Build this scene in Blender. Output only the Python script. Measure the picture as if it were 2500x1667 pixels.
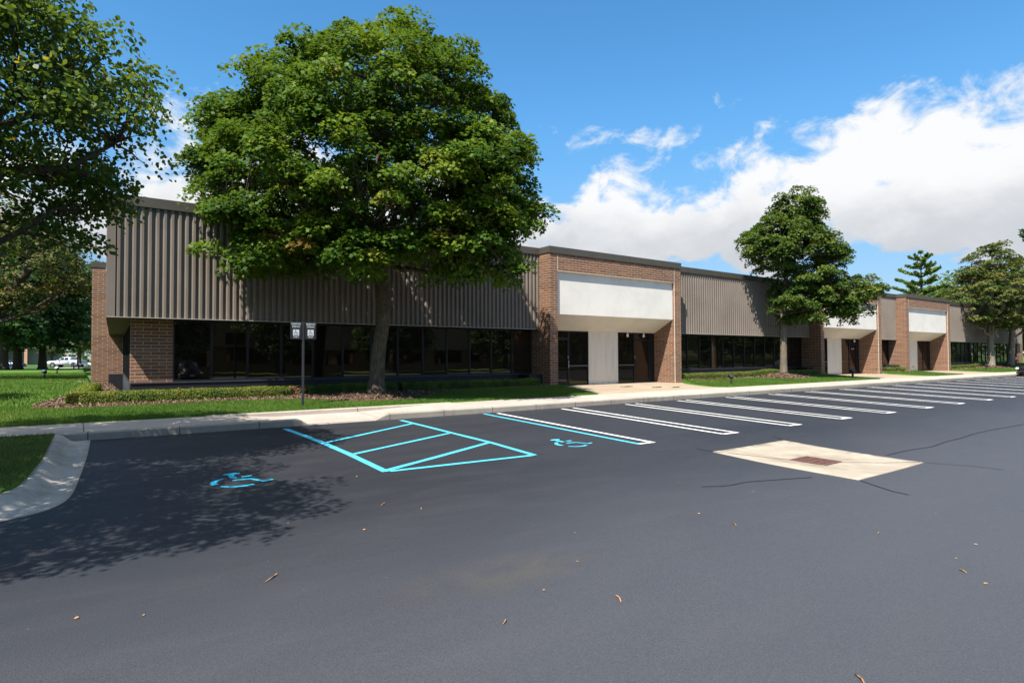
import bpy, bmesh, math, random
import numpy as np
from mathutils import Vector, Matrix
from mathutils import noise as mnoise
from mathutils.geometry import delaunay_2d_cdt

for o in list(bpy.data.objects):
    bpy.data.objects.remove(o)
SC = bpy.context.scene
COL = SC.collection
random.seed(7)
RNG = np.random.default_rng(11)

# ------------------------------------------------------------------ camera
# world: X along the facade, Y away from the camera, Z up; z=0 at the foot of the kerb
CAM_Z = 1.53
yaw, pitch, roll = 0.62329, 0.025403, -0.004294
fw = Vector((math.sin(yaw) * math.cos(pitch), math.cos(yaw) * math.cos(pitch), math.sin(pitch)))
rt = Vector((math.cos(yaw), -math.sin(yaw), 0))
up = rt.cross(fw)
r2 = rt * math.cos(roll) + up * math.sin(roll)
u2 = -rt * math.sin(roll) + up * math.cos(roll)
cam_data = bpy.data.cameras.new('camera')
cam_data.sensor_width = 36
cam_data.lens = 36 * 1472.58 / 2500
cam_data.clip_start = 0.05
cam_data.clip_end = 5000
cam = bpy.data.objects.new('camera', cam_data)
COL.objects.link(cam)
cam.matrix_world = Matrix(((r2.x, u2.x, -fw.x, 0), (r2.y, u2.y, -fw.y, 0), (r2.z, u2.z, -fw.z, CAM_Z), (0, 0, 0, 1)))
SC.camera = cam

# ------------------------------------------------------------------ sun, sky, exposure
SUN_DIR = Vector((0.60, 0.33, -1.0)).normalized()          # direction the light travels
sun_data = bpy.data.lights.new('sun', 'SUN')
sun_data.energy = 5.0
sun_data.angle = math.radians(0.5)
sun_data.color = (1.0, 0.94, 0.84)
sun = bpy.data.objects.new('sun', sun_data)
COL.objects.link(sun)
sun.rotation_euler = SUN_DIR.to_track_quat('-Z', 'Y').to_euler()
EXPOSURE = 1.0

world = bpy.data.worlds.new('World')
SC.world = world
world.use_nodes = True
WN = world.node_tree
WN.nodes.clear()


def wnode(t, **kw):
    n = WN.nodes.new(t)
    for k, v in kw.items():
        setattr(n, k, v)
    return n


def wl(a, b):
    WN.links.new(a, b)


def wmath(op, a, b=None, c=None, clamp=False):
    n = wnode('ShaderNodeMath', operation=op, use_clamp=clamp)
    for i, v in enumerate((a, b, c)):
        if v is None:
            continue
        if isinstance(v, (int, float)):
            n.inputs[i].default_value = v
        else:
            wl(v, n.inputs[i])
    return n.outputs[0]


def wramp(val, f0, f1, t0=0.0, t1=1.0):
    n = wnode('ShaderNodeMapRange', interpolation_type='SMOOTHSTEP')
    wl(val, n.inputs[0])
    for i, v in enumerate((f0, f1, t0, t1)):
        n.inputs[i + 1].default_value = v
    return n.outputs[0]


sky = wnode('ShaderNodeTexSky', sky_type='NISHITA')
sky.sun_disc = False
sky.sun_elevation = math.asin(-SUN_DIR.z)
sky.sun_rotation = math.atan2(-SUN_DIR.x, -SUN_DIR.y)
sky.air_density = 1.0
sky.dust_density = 0.25
sky.ozone_density = 2.2
SKY_STRENGTH = 0.104
geo = wnode('ShaderNodeTexCoord')
sep = wnode('ShaderNodeSeparateXYZ')
wl(geo.outputs['Generated'], sep.inputs[0])
elev = wmath('MULTIPLY', wmath('ARCSINE', sep.outputs['Z']), 57.2958)     # degrees above the horizon
hsv = wnode('ShaderNodeHueSaturation')
wl(wramp(elev, 2.0, 24.0, 0.95, 1.19), hsv.inputs['Saturation'])
wl(sky.outputs[0], hsv.inputs['Color'])
skt = wnode('ShaderNodeMix', data_type='RGBA', blend_type='MULTIPLY')
skt.inputs['Factor'].default_value = 1.0
wl(hsv.outputs[0], skt.inputs['A'])
tcol = wnode('ShaderNodeMix', data_type='RGBA')
wl(wramp(elev, 1.0, 24.0), tcol.inputs['Factor'])
tcol.inputs['A'].default_value = (0.40, 0.46, 0.56, 1)
tcol.inputs['B'].default_value = (0.74, 1.06, 1.08, 1)
wl(tcol.outputs['Result'], skt.inputs['B'])
# a bank of cumulus standing round the horizon between about 8 and 19 degrees
mapn = wnode('ShaderNodeMapping')
mapn.inputs['Scale'].default_value = (1.0, 1.0, 1.55)
mapn.inputs['Location'].default_value = (7.3, 3.3, 1.2)
wl(geo.outputs['Generated'], mapn.inputs['Vector'])


def wnoise(scale, detail, rough, dist=0.0):
    n = wnode('ShaderNodeTexNoise')
    n.inputs['Scale'].default_value = scale
    n.inputs['Detail'].default_value = detail
    n.inputs['Roughness'].default_value = rough
    n.inputs['Distortion'].default_value = dist
    wl(mapn.outputs[0], n.inputs['Vector'])
    return n.outputs[0]


n_big = wnoise(3.1, 3, 0.5, 0.3)
n_mid = wnoise(8.0, 5, 0.55, 0.5)
n_fine = wnoise(15.0, 12, 0.66, 0.5)
nn = wmath('ADD', wmath('ADD', wmath('MULTIPLY', n_big, 0.26), wmath('MULTIPLY', n_mid, 0.52)), wmath('MULTIPLY', n_fine, 0.42))
lift = wmath('MULTIPLY', wmath('SUBTRACT', n_big, 0.5), 15.0)
el2 = wmath('SUBTRACT', elev, lift)
top_gate = wramp(el2, 9.0, 26.0, 0.14, -0.24)
bot_gate = wramp(wmath('ADD', elev, wmath('MULTIPLY', wmath('SUBTRACT', n_mid, 0.5), 7.0)), 6.2, 9.6, -0.42, 0.0)
fill_gate = wramp(elev, 44.0, 60.0, 0.0, 0.42)                # unseen broken cloud deck overhead, added for neutral fill light
dens = wmath('ADD', wmath('ADD', wmath('ADD', nn, top_gate), bot_gate), fill_gate)
cov = wramp(dens, 0.530, 0.672)
# underside grey, tops white
n_shade = wnoise(8.5, 9, 0.6, 0.3)
shade = wmath('ADD', wmath('MULTIPLY', wramp(elev, 8.0, 16.0), 0.55), wmath('MULTIPLY', n_shade, 0.75), clamp=True)
ccol = wnode('ShaderNodeMix', data_type='RGBA')
wl(wramp(shade, 0.28, 0.92), ccol.inputs['Factor'])
ccol.inputs['A'].default_value = (0.31, 0.325, 0.35, 1)
ccol.inputs['B'].default_value = (0.485, 0.49, 0.495, 1)
bg_sky = wnode('ShaderNodeBackground')
wl(skt.outputs['Result'], bg_sky.inputs['Color'])
bg_sky.inputs['Strength'].default_value = SKY_STRENGTH
bg_cl = wnode('ShaderNodeBackground')
wl(ccol.outputs['Result'], bg_cl.inputs['Color'])
bg_cl.inputs['Strength'].default_value = 1.0
mixs = wnode('ShaderNodeMixShader')
wl(cov, mixs.inputs[0])
wl(bg_sky.outputs[0], mixs.inputs[1])
wl(bg_cl.outputs[0], mixs.inputs[2])
wout = wnode('ShaderNodeOutputWorld')
wl(mixs.outputs[0], wout.inputs['Surface'])

SC.view_settings.view_transform = 'Standard'
SC.view_settings.look = 'None'
SC.view_settings.gamma = 1
SC.view_settings.exposure = EXPOSURE
SC.render.engine = 'CYCLES'
SC.cycles.max_bounces = 6
SC.cycles.diffuse_bounces = 3
SC.cycles.glossy_bounces = 3
SC.cycles.transmission_bounces = 4
SC.cycles.caustics_reflective = False
SC.cycles.caustics_refractive = False

# ------------------------------------------------------------------ materials


class Mat:
    def __init__(self, name, rough=0.6, spec=0.4, metal=0.0, color=(0.5, 0.5, 0.5)):
        self.m = bpy.data.materials.new(name)
        self.m.use_nodes = True
        self.t = self.m.node_tree
        self.b = self.t.nodes['Principled BSDF']
        self.out = self.t.nodes['Material Output']
        self.b.inputs['Roughness'].default_value = rough
        self.b.inputs['Specular IOR Level'].default_value = spec
        self.b.inputs['Metallic'].default_value = metal
        self.b.inputs['Base Color'].default_value = (*color, 1)
        self.c = None

    def n(self, t, **kw):
        n = self.t.nodes.new(t)
        for k, v in kw.items():
            setattr(n, k, v)
        return n

    def l(self, a, b):
        self.t.links.new(a, b)

    def coord(self):
        if self.c is None:
            self.c = self.n('ShaderNodeNewGeometry').outputs['Position']
        return self.c

    def mapping(self, scale=(1, 1, 1), loc=(0, 0, 0), rot=(0, 0, 0)):
        m = self.n('ShaderNodeMapping')
        m.inputs['Scale'].default_value = scale
        m.inputs['Location'].default_value = loc
        m.inputs['Rotation'].default_value = rot
        self.l(self.coord(), m.inputs['Vector'])
        return m.outputs[0]

    def noise(self, scale=5, detail=4, rough=0.5, dist=0, vec=None):
        n = self.n('ShaderNodeTexNoise')
        n.inputs['Scale'].default_value = scale
        n.inputs['Detail'].default_value = detail
        n.inputs['Roughness'].default_value = rough
        n.inputs['Distortion'].default_value = dist
        self.l(vec if vec is not None else self.coord(), n.inputs['Vector'])
        return n.outputs[0]

    def voronoi(self, scale=5, feature='F1', vec=None, out='Distance'):
        n = self.n('ShaderNodeTexVoronoi', feature=feature)
        n.inputs['Scale'].default_value = scale
        self.l(vec if vec is not None else self.coord(), n.inputs['Vector'])
        return n.outputs[out]

    def mr(self, v, a, b, c=0.0, d=1.0, smooth=True):
        n = self.n('ShaderNodeMapRange')
        if smooth:
            n.interpolation_type = 'SMOOTHSTEP'
        self.l(v, n.inputs[0])
        for i, x in enumerate((a, b, c, d)):
            n.inputs[i + 1].default_value = x
        return n.outputs[0]

    def mix(self, fac, a, b, mode='MIX'):
        n = self.n('ShaderNodeMix', data_type='RGBA', blend_type=mode)
        for s, v in (('Factor', fac), ('A', a), ('B', b)):
            if isinstance(v, (int, float)):
                n.inputs[s].default_value = v
            elif isinstance(v, tuple):
                n.inputs[s].default_value = (*v, 1)
            else:
                self.l(v, n.inputs[s])
        return n.outputs['Result']

    def math(self, op, a, b=None, clamp=False):
        n = self.n('ShaderNodeMath', operation=op, use_clamp=clamp)
        for i, v in enumerate((a, b)):
            if v is None:
                continue
            if isinstance(v, (int, float)):
                n.inputs[i].default_value = v
            else:
                self.l(v, n.inputs[i])
        return n.outputs[0]

    def base(self, c):
        self.l(c, self.b.inputs['Base Color'])

    def bump(self, h, strength=0.3, dist=0.02):
        n = self.n('ShaderNodeBump')
        n.inputs['Strength'].default_value = strength
        n.inputs['Distance'].default_value = dist
        self.l(h, n.inputs['Height'])
        self.l(n.outputs[0], self.b.inputs['Normal'])


M = {}


def simple(name, color, rough=0.6, spec=0.4, metal=0.0, var=0.12, scale=6.0, bump=0.0):
    m = Mat(name, rough, spec, metal, color)
    nz = m.noise(scale, 5, 0.6)
    lo = tuple(c * (1 - var) for c in color)
    hi = tuple(min(1, c * (1 + var)) for c in color)
    m.base(m.mix(m.mr(nz, 0.3, 0.7), lo, hi))
    if bump:
        m.bump(m.noise(scale * 8, 4, 0.6), bump, 0.01)
    M[name] = m.m
    return m


# asphalt, freshly sealed
m = Mat('asphalt', 0.62, 0.30)
big = m.noise(0.22, 4, 0.55, 0.6)
mid = m.noise(1.3, 5, 0.6, 0.4, m.mapping((0.5, 1.6, 1), rot=(0, 0, 0.25)))
grain = m.noise(110, 5, 0.8)
stone = m.voronoi(95)
c = m.mix(m.mr(big, 0.3, 0.72), (0.0155, 0.0173, 0.0228), (0.0216, 0.0237, 0.0303))
c = m.mix(m.mr(mid, 0.42, 0.78, 0, 0.55), c, (0.027, 0.0285, 0.034))
c = m.mix(m.mr(grain, 0.45, 0.74, 0, 0.42), c, (0.052, 0.054, 0.060))
c = m.mix(m.mr(grain, 0.40, 0.24, 0, 0.5), c, (0.008, 0.008, 0.010))
spk = m.voronoi(16, out='Color')
sp = m.n('ShaderNodeSeparateColor')
m.l(spk, sp.inputs[0])
c = m.mix(m.math('MULTIPLY', m.mr(sp.outputs[0], 0.965, 0.975), m.mr(m.voronoi(16), 0.09, 0.04)), c, (0.22, 0.2, 0.17))
# the asphalt colour turns paler towards the foreground, broken up by the grain
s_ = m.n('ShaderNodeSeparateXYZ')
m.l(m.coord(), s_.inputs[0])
paler = m.mr(m.math('ADD', m.math('ADD', s_.outputs['Y'], m.math('MULTIPLY', s_.outputs['X'], -.06)), m.math('MULTIPLY', big, 3.0)), 8.8, 3.6)
c = m.mix(m.math('MULTIPLY', paler, m.mr(grain, .34, .66, .40, .95)), c, (0.067, 0.071, 0.083))
# worn dusty patch near the middle of the lot
d1 = m.n('ShaderNodeVectorMath', operation='DISTANCE')
m.l(m.mapping((0.62, 1.9, 0), (0, 0, 0)), d1.inputs[0])
d1.inputs[1].default_value = (2.95 * 0.62, 4.15 * 1.9, 0)
dust = m.math('MULTIPLY', m.mr(d1.outputs['Value'], 0.95, 0.1), m.mr(m.noise(2.4, 5, 0.6), 0.35, 0.65))
c = m.mix(m.math('MULTIPLY', dust, 0.32), c, (0.085, 0.072, 0.053))
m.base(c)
m.l(m.mr(mid, 0.3, 0.8, 0.58, 0.72), m.b.inputs['Roughness'])
m.bump(m.math('ADD', m.math('MULTIPLY', grain, 0.7), stone), 0.32, 0.008)
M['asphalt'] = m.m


def concrete(name, ca, cb, jx=None, joff=0.0, jw=0.012, axis='X', dirt=0.0):
    m = Mat(name, 0.82, 0.3)
    a = m.noise(0.7, 5, 0.6, 0.4)
    b = m.noise(5, 6, 0.65)
    g = m.noise(120, 2, 0.6)
    c = m.mix(m.mr(a, 0.3, 0.7), ca, cb)
    c = m.mix(m.mr(b, 0.5, 0.8, 0, 0.35), c, tuple(x * 0.66 for x in ca))
    c = m.mix(m.mr(g, 0.55, 0.8, 0, 0.35), c, tuple(x * 0.6 for x in ca))
    h = g
    if jx:
        s = m.n('ShaderNodeSeparateXYZ')
        m.l(m.coord(), s.inputs[0])
        f = m.math('FRACT', m.math('DIVIDE', m.math('ADD', s.outputs[axis], joff), jx))
        e = m.math('LESS_THAN', m.math('ABSOLUTE', m.math('SUBTRACT', f, 0.5)), jw / jx)
        c = m.mix(m.math('MULTIPLY', e, 0.8), c, tuple(x * 0.22 for x in ca))
    if dirt:
        c = m.mix(m.mr(m.noise(2.2, 6, 0.68, 0.8), 0.48, 0.72, 0, dirt), c, (0.10, 0.085, 0.065))
    m.base(c)
    m.bump(h, 0.15, 0.006)
    M[name] = m.m


concrete('sidewalk', (0.365, 0.315, 0.275), (0.435, 0.38, 0.335), 3.0, 1.4, dirt=0.25)
concrete('kerb', (0.27, 0.24, 0.20), (0.33, 0.30, 0.255), 1.52, 0.6, dirt=0.35)
concrete('gutter', (0.30, 0.285, 0.255), (0.41, 0.39, 0.35), 1.9, 0.35, 0.010, 'Y', 0.45)
concrete('apron', (0.29, 0.23, 0.165), (0.355, 0.29, 0.215))
concrete('pad', (0.28, 0.24, 0.185), (0.36, 0.315, 0.25))

m = Mat('pad_stained', 0.82, 0.3)
a = m.noise(1.6, 6, 0.62, 0.6)
g = m.noise(120, 2, 0.6)
c = m.mix(m.mr(a, 0.3, 0.72), (0.37, 0.325, 0.26), (0.265, 0.225, 0.175))
d1 = m.n('ShaderNodeVectorMath', operation='DISTANCE')
m.l(m.mapping((1, 1, 0)), d1.inputs[0])
d1.inputs[1].default_value = (10.3, 5.42, 0)
st = m.math('MULTIPLY', m.mr(d1.outputs['Value'], 0.95, 0.32), m.mr(m.noise(3.2, 6, 0.65, 0.8), 0.35, 0.7))
c = m.mix(m.math('MULTIPLY', st, 0.75), c, (0.16, 0.12, 0.085))
c = m.mix(m.mr(m.noise(24, 4, 0.7), 0.62, 0.78, 0, 0.5), c, (0.17, 0.14, 0.11))
m.base(c)
m.bump(g, 0.15, 0.006)
M['pad_stained'] = m.m

# grass surface
m = Mat('lawn', 0.85, 0.15)
a = m.noise(0.5, 4, 0.6, 0.4)
b = m.noise(14, 5, 0.7)
g = m.noise(70, 3, 0.7)
c = m.mix(m.mr(a, 0.35, 0.65), (0.06, 0.145, 0.018), (0.10, 0.20, 0.030))
c = m.mix(m.mr(b, 0.5, 0.85, 0, 0.6), c, (0.13, 0.17, 0.04))
c = m.mix(m.mr(g, 0.55, 0.3, 0, 0.75), c, (0.016, 0.035, 0.006))
m.base(c)
m.bump(g, 0.6, 0.04)
M['lawn'] = m.m

# mulch
m = Mat('mulch', 0.9, 0.15)
v = m.voronoi(26, vec=m.mapping((1, 1.6, 1)), out='Color')
s = m.n('ShaderNodeSeparateColor')
m.l(v, s.inputs[0])
c = m.mix(s.outputs[0], (0.055, 0.029, 0.019), (0.19, 0.125, 0.085))
c = m.mix(m.mr(m.noise(40, 4, 0.7), 0.55, 0.3, 0, 0.7), c, (0.03, 0.014, 0.01))
m.base(c)
m.bump(m.math('ADD', s.outputs[1], m.noise(50, 3, 0.7)), 0.8, 0.03)
M['mulch'] = m.m

# brick: 406 x 102 mm half bond, tan mortar
m = Mat('brick', 0.85, 0.25)
s = m.n('ShaderNodeSeparateXYZ')
m.l(m.coord(), s.inputs[0])
cmb = m.n('ShaderNodeCombineXYZ')
m.l(m.math('ADD', s.outputs['X'], s.outputs['Y']), cmb.inputs[0])
m.l(s.outputs['Z'], cmb.inputs[1])
bt = m.n('ShaderNodeTexBrick')
bt.offset = 0.5
bt.inputs['Scale'].default_value = 1.0
bt.inputs['Brick Width'].default_value = 0.406
bt.inputs['Row Height'].default_value = 0.1016
bt.inputs['Mortar Size'].default_value = 0.0088
bt.inputs['Mortar Smooth'].default_value = 0.25
bt.inputs['Bias'].default_value = 0.0
bt.inputs['Color1'].default_value = (0, 0, 0, 1)
bt.inputs['Color2'].default_value = (1, 1, 1, 1)
bt.inputs['Mortar'].default_value = (0.5, 0.5, 0.5, 1)
m.l(cmb.outputs[0], bt.inputs['Vector'])
cr = m.n('ShaderNodeValToRGB')
e = cr.color_ramp.elements
e[0].position, e[0].color = 0.0, (0.122, 0.065, 0.042, 1)
e[1].position, e[1].color = 1.0, (0.265, 0.135, 0.076, 1)
for pos, cc in ((0.3, (0.172, 0.089, 0.055, 1)), (0.55, (0.222, 0.106, 0.061, 1)), (0.78, (0.155, 0.090, 0.068, 1))):
    x = e.new(pos)
    x.color = cc
m.l(bt.outputs['Color'], cr.inputs[0])
c = m.mix(m.mr(m.noise(60, 5, 0.7), 0.35, 0.75, 0, 0.4), cr.outputs[0], (0.13, 0.055, 0.036))
c = m.mix(bt.outputs['Fac'], c, (0.42, 0.325, 0.235))
c = m.mix(m.mr(m.noise(1.1, 4, 0.6), 0.5, 0.85, 0, 0.25), c, (0.12, 0.075, 0.055))
m.base(c)
m.bump(m.math('SUBTRACT', m.math('MULTIPLY', m.noise(90, 3, 0.6), 0.35), bt.outputs['Fac']), 0.5, 0.006)
M['brick'] = m.m

simple('caulk', (0.62, 0.55, 0.45), 0.8)
# ribbed metal siding (taupe)
m = Mat('siding', 0.5, 0.4)
c = m.mix(m.mr(m.noise(0.6, 4, 0.6), 0.3, 0.7), (0.158, 0.130, 0.109), (0.195, 0.162, 0.137))
stk = m.noise(1, 5, 0.7, 0, m.mapping((9, 9, 0.35)))
c = m.mix(m.mr(stk, 0.5, 0.8, 0, 0.3), c, (0.12, 0.095, 0.078))
m.base(c)
M['siding'] = m.m
simple('coping', (0.070, 0.062, 0.049), 0.45, 0.4, 0, 0.08, 1.5)
simple('flashing', (0.40, 0.38, 0.34), 0.4, 0.5)
simple('soffit', (0.10, 0.08, 0.065), 0.7)
m = simple('stucco', (0.66, 0.64, 0.595), 0.9, 0.2, 0, 0.05, 1.2, 0.35)
st = m.noise(1, 5, 0.65, 0, m.mapping((3.2, 3.2, 0.5)))
M['stucco'] = m.m
m = Mat('stucco_weathered', 0.9, 0.2)
s = m.n('ShaderNodeSeparateXYZ')
m.l(m.coord(), s.inputs[0])
st = m.noise(1, 6, 0.65, 0.2, m.mapping((6, 6, 0.7)))
c = m.mix(m.mr(st, 0.4, 0.8), (0.68, 0.62, 0.53), (0.56, 0.505, 0.425))
foot = m.math('MULTIPLY', m.mr(s.outputs['Z'], 0.42, 0.2), m.mr(m.noise(9, 5, 0.7), 0.42, 0.66))
c = m.mix(foot, c, (0.30, 0.25, 0.19))
m.base(c)
m.bump(m.noise(70, 4, 0.6), 0.3, 0.008)
M['stucco_weathered'] = m.m
simple('frame_dark', (0.010, 0.011, 0.014), 0.45, 0.3, 0, 0.1)
simple('stem_black', (0.014, 0.014, 0.017), 0.55, 0.4, 0, 0.2, 2)
simple('sill_metal', (0.05, 0.058, 0.075), 0.4, 0.5)
for nm_, sp_ in (('glass', 0.85), ('door_glass', 0.42)):
    m = Mat(nm_, 0.015, sp_, 0, (0.010, 0.008, 0.006))
    m.b.inputs['IOR'].default_value = 1.85 if nm_ == 'glass' else 1.55
    m.b.inputs['Specular Tint'].default_value = (1.0, 0.86, 0.72, 1)
    m.bump(m.noise(1.1, 2, 0.5), 0.02, 0.05)
    M[nm_] = m.m
simple('chrome', (0.6, 0.62, 0.65), 0.25, 0.5, 1.0)
simple('roofing', (0.30, 0.29, 0.27), 0.9)
simple('white_lamp', (0.75, 0.75, 0.73), 0.4)
simple('lamp_black', (0.02, 0.02, 0.022), 0.5)
simple('lamp_bronze', (0.045, 0.04, 0.036), 0.5)
simple('sign_black', (0.015, 0.014, 0.017), 0.5, 0.4)
simple('sign_white', (0.50, 0.54, 0.58), 0.5)
simple('post_metal', (0.026, 0.026, 0.032), 0.5, 0.4)


def paint(name, col, wear):
    m = Mat(name, 0.62, 0.35)
    w = m.mr(m.noise(30, 5, 0.75), 0.62, 0.80, 0, wear)
    v = m.mix(m.mr(m.noise(1.7, 4, 0.6), 0.3, 0.7), col, tuple(x * 0.88 for x in col))
    m.base(m.mix(w, v, (0.06, 0.06, 0.065)))
    m.bump(m.noise(150, 2, 0.7), 0.25, 0.006)
    M[name] = m.m


paint('paint_white', (0.80, 0.79, 0.76), 0.5)
paint('paint_blue', (0.075, 0.50, 0.68), 0.45)
paint('paint_blue_deep', (0.020, 0.40, 0.62), 0.3)
simple('sealer', (0.0115, 0.0118, 0.0135), 0.6, 0.25, 0, 0.6, 25)
simple('joint', (0.055, 0.045, 0.035), 0.9, 0.2, 0, 0.4, 20)
simple('iron', (0.12, 0.06, 0.052), 0.75, 0.3, 0, 0.4, 30, 0.4)
simple('pit', (0.008, 0.008, 0.008), 0.9)
simple('litter_tan', (0.27, 0.16, 0.08), 0.8, 0.2, 0, 0.3, 40)
simple('litter_red', (0.40, 0.20, 0.10), 0.8, 0.2, 0, 0.3, 40)
simple('tyre', (0.015, 0.015, 0.015), 0.8)
simple('rim', (0.45, 0.46, 0.48), 0.35, 0.5, 0.8)
simple('car_white', (0.50, 0.52, 0.55), 0.3, 0.5, 0, 0.03)
simple('car_black', (0.008, 0.008, 0.010), 0.22, 0.6, 0, 0.03)
simple('car_blue', (0.03, 0.06, 0.17), 0.25, 0.6, 0, 0.03)
simple('car_green', (0.02, 0.035, 0.035), 0.25, 0.6, 0, 0.03)
simple('car_red', (0.14, 0.02, 0.02), 0.25, 0.6, 0, 0.03)
simple('car_glass', (0.02, 0.025, 0.03), 0.05, 0.6)
simple('tail_red', (0.35, 0.02, 0.015), 0.3)
simple('headlight', (0.7, 0.7, 0.7), 0.15)
simple('plastic_black', (0.02, 0.02, 0.02), 0.6)
simple('far_wall', (0.15, 0.145, 0.15), 0.9)
simple('far_wall_brown', (0.20, 0.13, 0.09), 0.9)
simple('far_roof', (0.12, 0.11, 0.11), 0.9)
simple('post_orange', (0.62, 0.34, 0.22), 0.8)


def bark(name, ca, cb):
    m = Mat(name, 0.92, 0.15)
    f = m.noise(1, 7, 0.7, 0.3, m.mapping((26, 26, 4.5)))
    c = m.mix(m.mr(f, 0.32, 0.7), ca, cb)
    c = m.mix(m.mr(m.noise(3, 4, 0.6), 0.5, 0.75, 0, 0.4), c, tuple(x * 1.35 for x in cb))
    m.base(c)
    m.bump(f, 0.8, 0.03)
    M[name] = m.m


bark('bark_maple', (0.040, 0.032, 0.023), (0.125, 0.100, 0.072))
bark('bark_pale', (0.085, 0.068, 0.050), (0.22, 0.18, 0.135))
bark('bark_scarred', (0.12, 0.10, 0.078), (0.32, 0.275, 0.22))
bark('bark_dark', (0.025, 0.02, 0.016), (0.075, 0.06, 0.046))


def leafmat(name, stops, trans=0.35, rough=0.55, tcol=(0.20, 0.28, 0.02)):
    m = Mat(name, rough, 0.2)
    at = m.n('ShaderNodeAttribute', attribute_name='tint')
    cr = m.n('ShaderNodeValToRGB')
    e = cr.color_ramp.elements
    e[0].position, e[0].color = stops[0][0], (*stops[0][1], 1)
    e[1].position, e[1].color = stops[-1][0], (*stops[-1][1], 1)
    for p_, c_ in stops[1:-1]:
        x = e.new(p_)
        x.color = (*c_, 1)
    m.l(at.outputs['Fac'], cr.inputs[0])
    m.base(cr.outputs[0])
    tr = m.n('ShaderNodeBsdfTranslucent')
    m.l(m.mix(0.5, cr.outputs[0], tcol), tr.inputs['Color'])
    mx = m.n('ShaderNodeMixShader')
    mx.inputs[0].default_value = trans
    m.l(m.b.outputs[0], mx.inputs[1])
    m.l(tr.outputs[0], mx.inputs[2])
    m.l(mx.outputs[0], m.out.inputs['Surface'])
    M[name] = m.m


leafmat('leaf_maple', [(0, (0.020, 0.060, 0.008)), (0.4, (0.056, 0.124, 0.010)), (0.7, (0.112, 0.186, 0.014)), (0.93, (0.19, 0.235, 0.022)), (0.99, (0.22, 0.20, 0.03)), (1, (0.22, 0.13, 0.04))], 0.38)
leafmat('leaf_maple_b', [(0, (0.026, 0.062, 0.012)), (0.5, (0.068, 0.118, 0.018)), (0.85, (0.125, 0.165, 0.026)), (1, (0.18, 0.16, 0.035))], 0.32)
leafmat('leaf_autumn', [(0, (0.04, 0.075, 0.016)), (0.5, (0.090, 0.115, 0.024)), (0.8, (0.15, 0.145, 0.030)), (1, (0.22, 0.13, 0.045))], 0.25)
leafmat('leaf_linden', [(0, (0.022, 0.058, 0.012)), (0.5, (0.056, 0.110, 0.018)), (0.9, (0.115, 0.165, 0.028)), (0.985, (0.15, 0.19, 0.03)), (0.994, (0.55, 0.36, 0.02)), (1, (0.6, 0.38, 0.02))], 0.42, 0.45, (0.26, 0.36, 0.03))
leafmat('leaf_brown', [(0, (0.03, 0.055, 0.016)), (0.45, (0.075, 0.090, 0.026)), (0.75, (0.14, 0.115, 0.035)), (1, (0.21, 0.11, 0.045))], 0.3)
leafmat('leaf_dark', [(0, (0.012, 0.036, 0.012)), (0.6, (0.026, 0.062, 0.018)), (1, (0.055, 0.10, 0.03))], 0.2)
leafmat('leaf_olive', [(0, (0.04, 0.06, 0.025)), (0.6, (0.08, 0.10, 0.045)), (1, (0.14, 0.15, 0.07))], 0.25)
leafmat('leaf_fresh', [(0, (0.05, 0.10, 0.015)), (0.6, (0.10, 0.17, 0.03)), (1, (0.19, 0.25, 0.05))], 0.3)
leafmat('needle', [(0, (0.055, 0.105, 0.026)), (0.6, (0.14, 0.205, 0.045)), (1, (0.23, 0.27, 0.06))], 0.25)
leafmat('needle_blue', [(0, (0.020, 0.050, 0.026)), (0.6, (0.04, 0.085, 0.045)), (1, (0.07, 0.12, 0.06))], 0.12)
leafmat('leaf_box', [(0, (0.026, 0.065, 0.010)), (0.4, (0.075, 0.135, 0.016)), (0.75, (0.155, 0.20, 0.024)), (1, (0.21, 0.21, 0.04))], 0.25)
leafmat('leaf_dead', [(0, (0.14, 0.075, 0.03)), (0.6, (0.24, 0.14, 0.06)), (1, (0.32, 0.21, 0.09))], 0.2)
leafmat('blade', [(0, (0.045, 0.12, 0.014)), (0.5, (0.088, 0.170, 0.026)), (0.85, (0.15, 0.225, 0.042)), (1, (0.24, 0.20, 0.08))], 0.35)
leafmat('blade_dry', [(0, (0.05, 0.075, 0.015)), (0.5, (0.10, 0.12, 0.03)), (0.85, (0.16, 0.15, 0.05)), (1, (0.28, 0.2, 0.09))], 0.3)
leafmat('chip', [(0, (0.055, 0.029, 0.018)), (0.5, (0.135, 0.085, 0.055)), (1, (0.27, 0.195, 0.135))], 0.0)

# ------------------------------------------------------------------ mesh helpers


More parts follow.
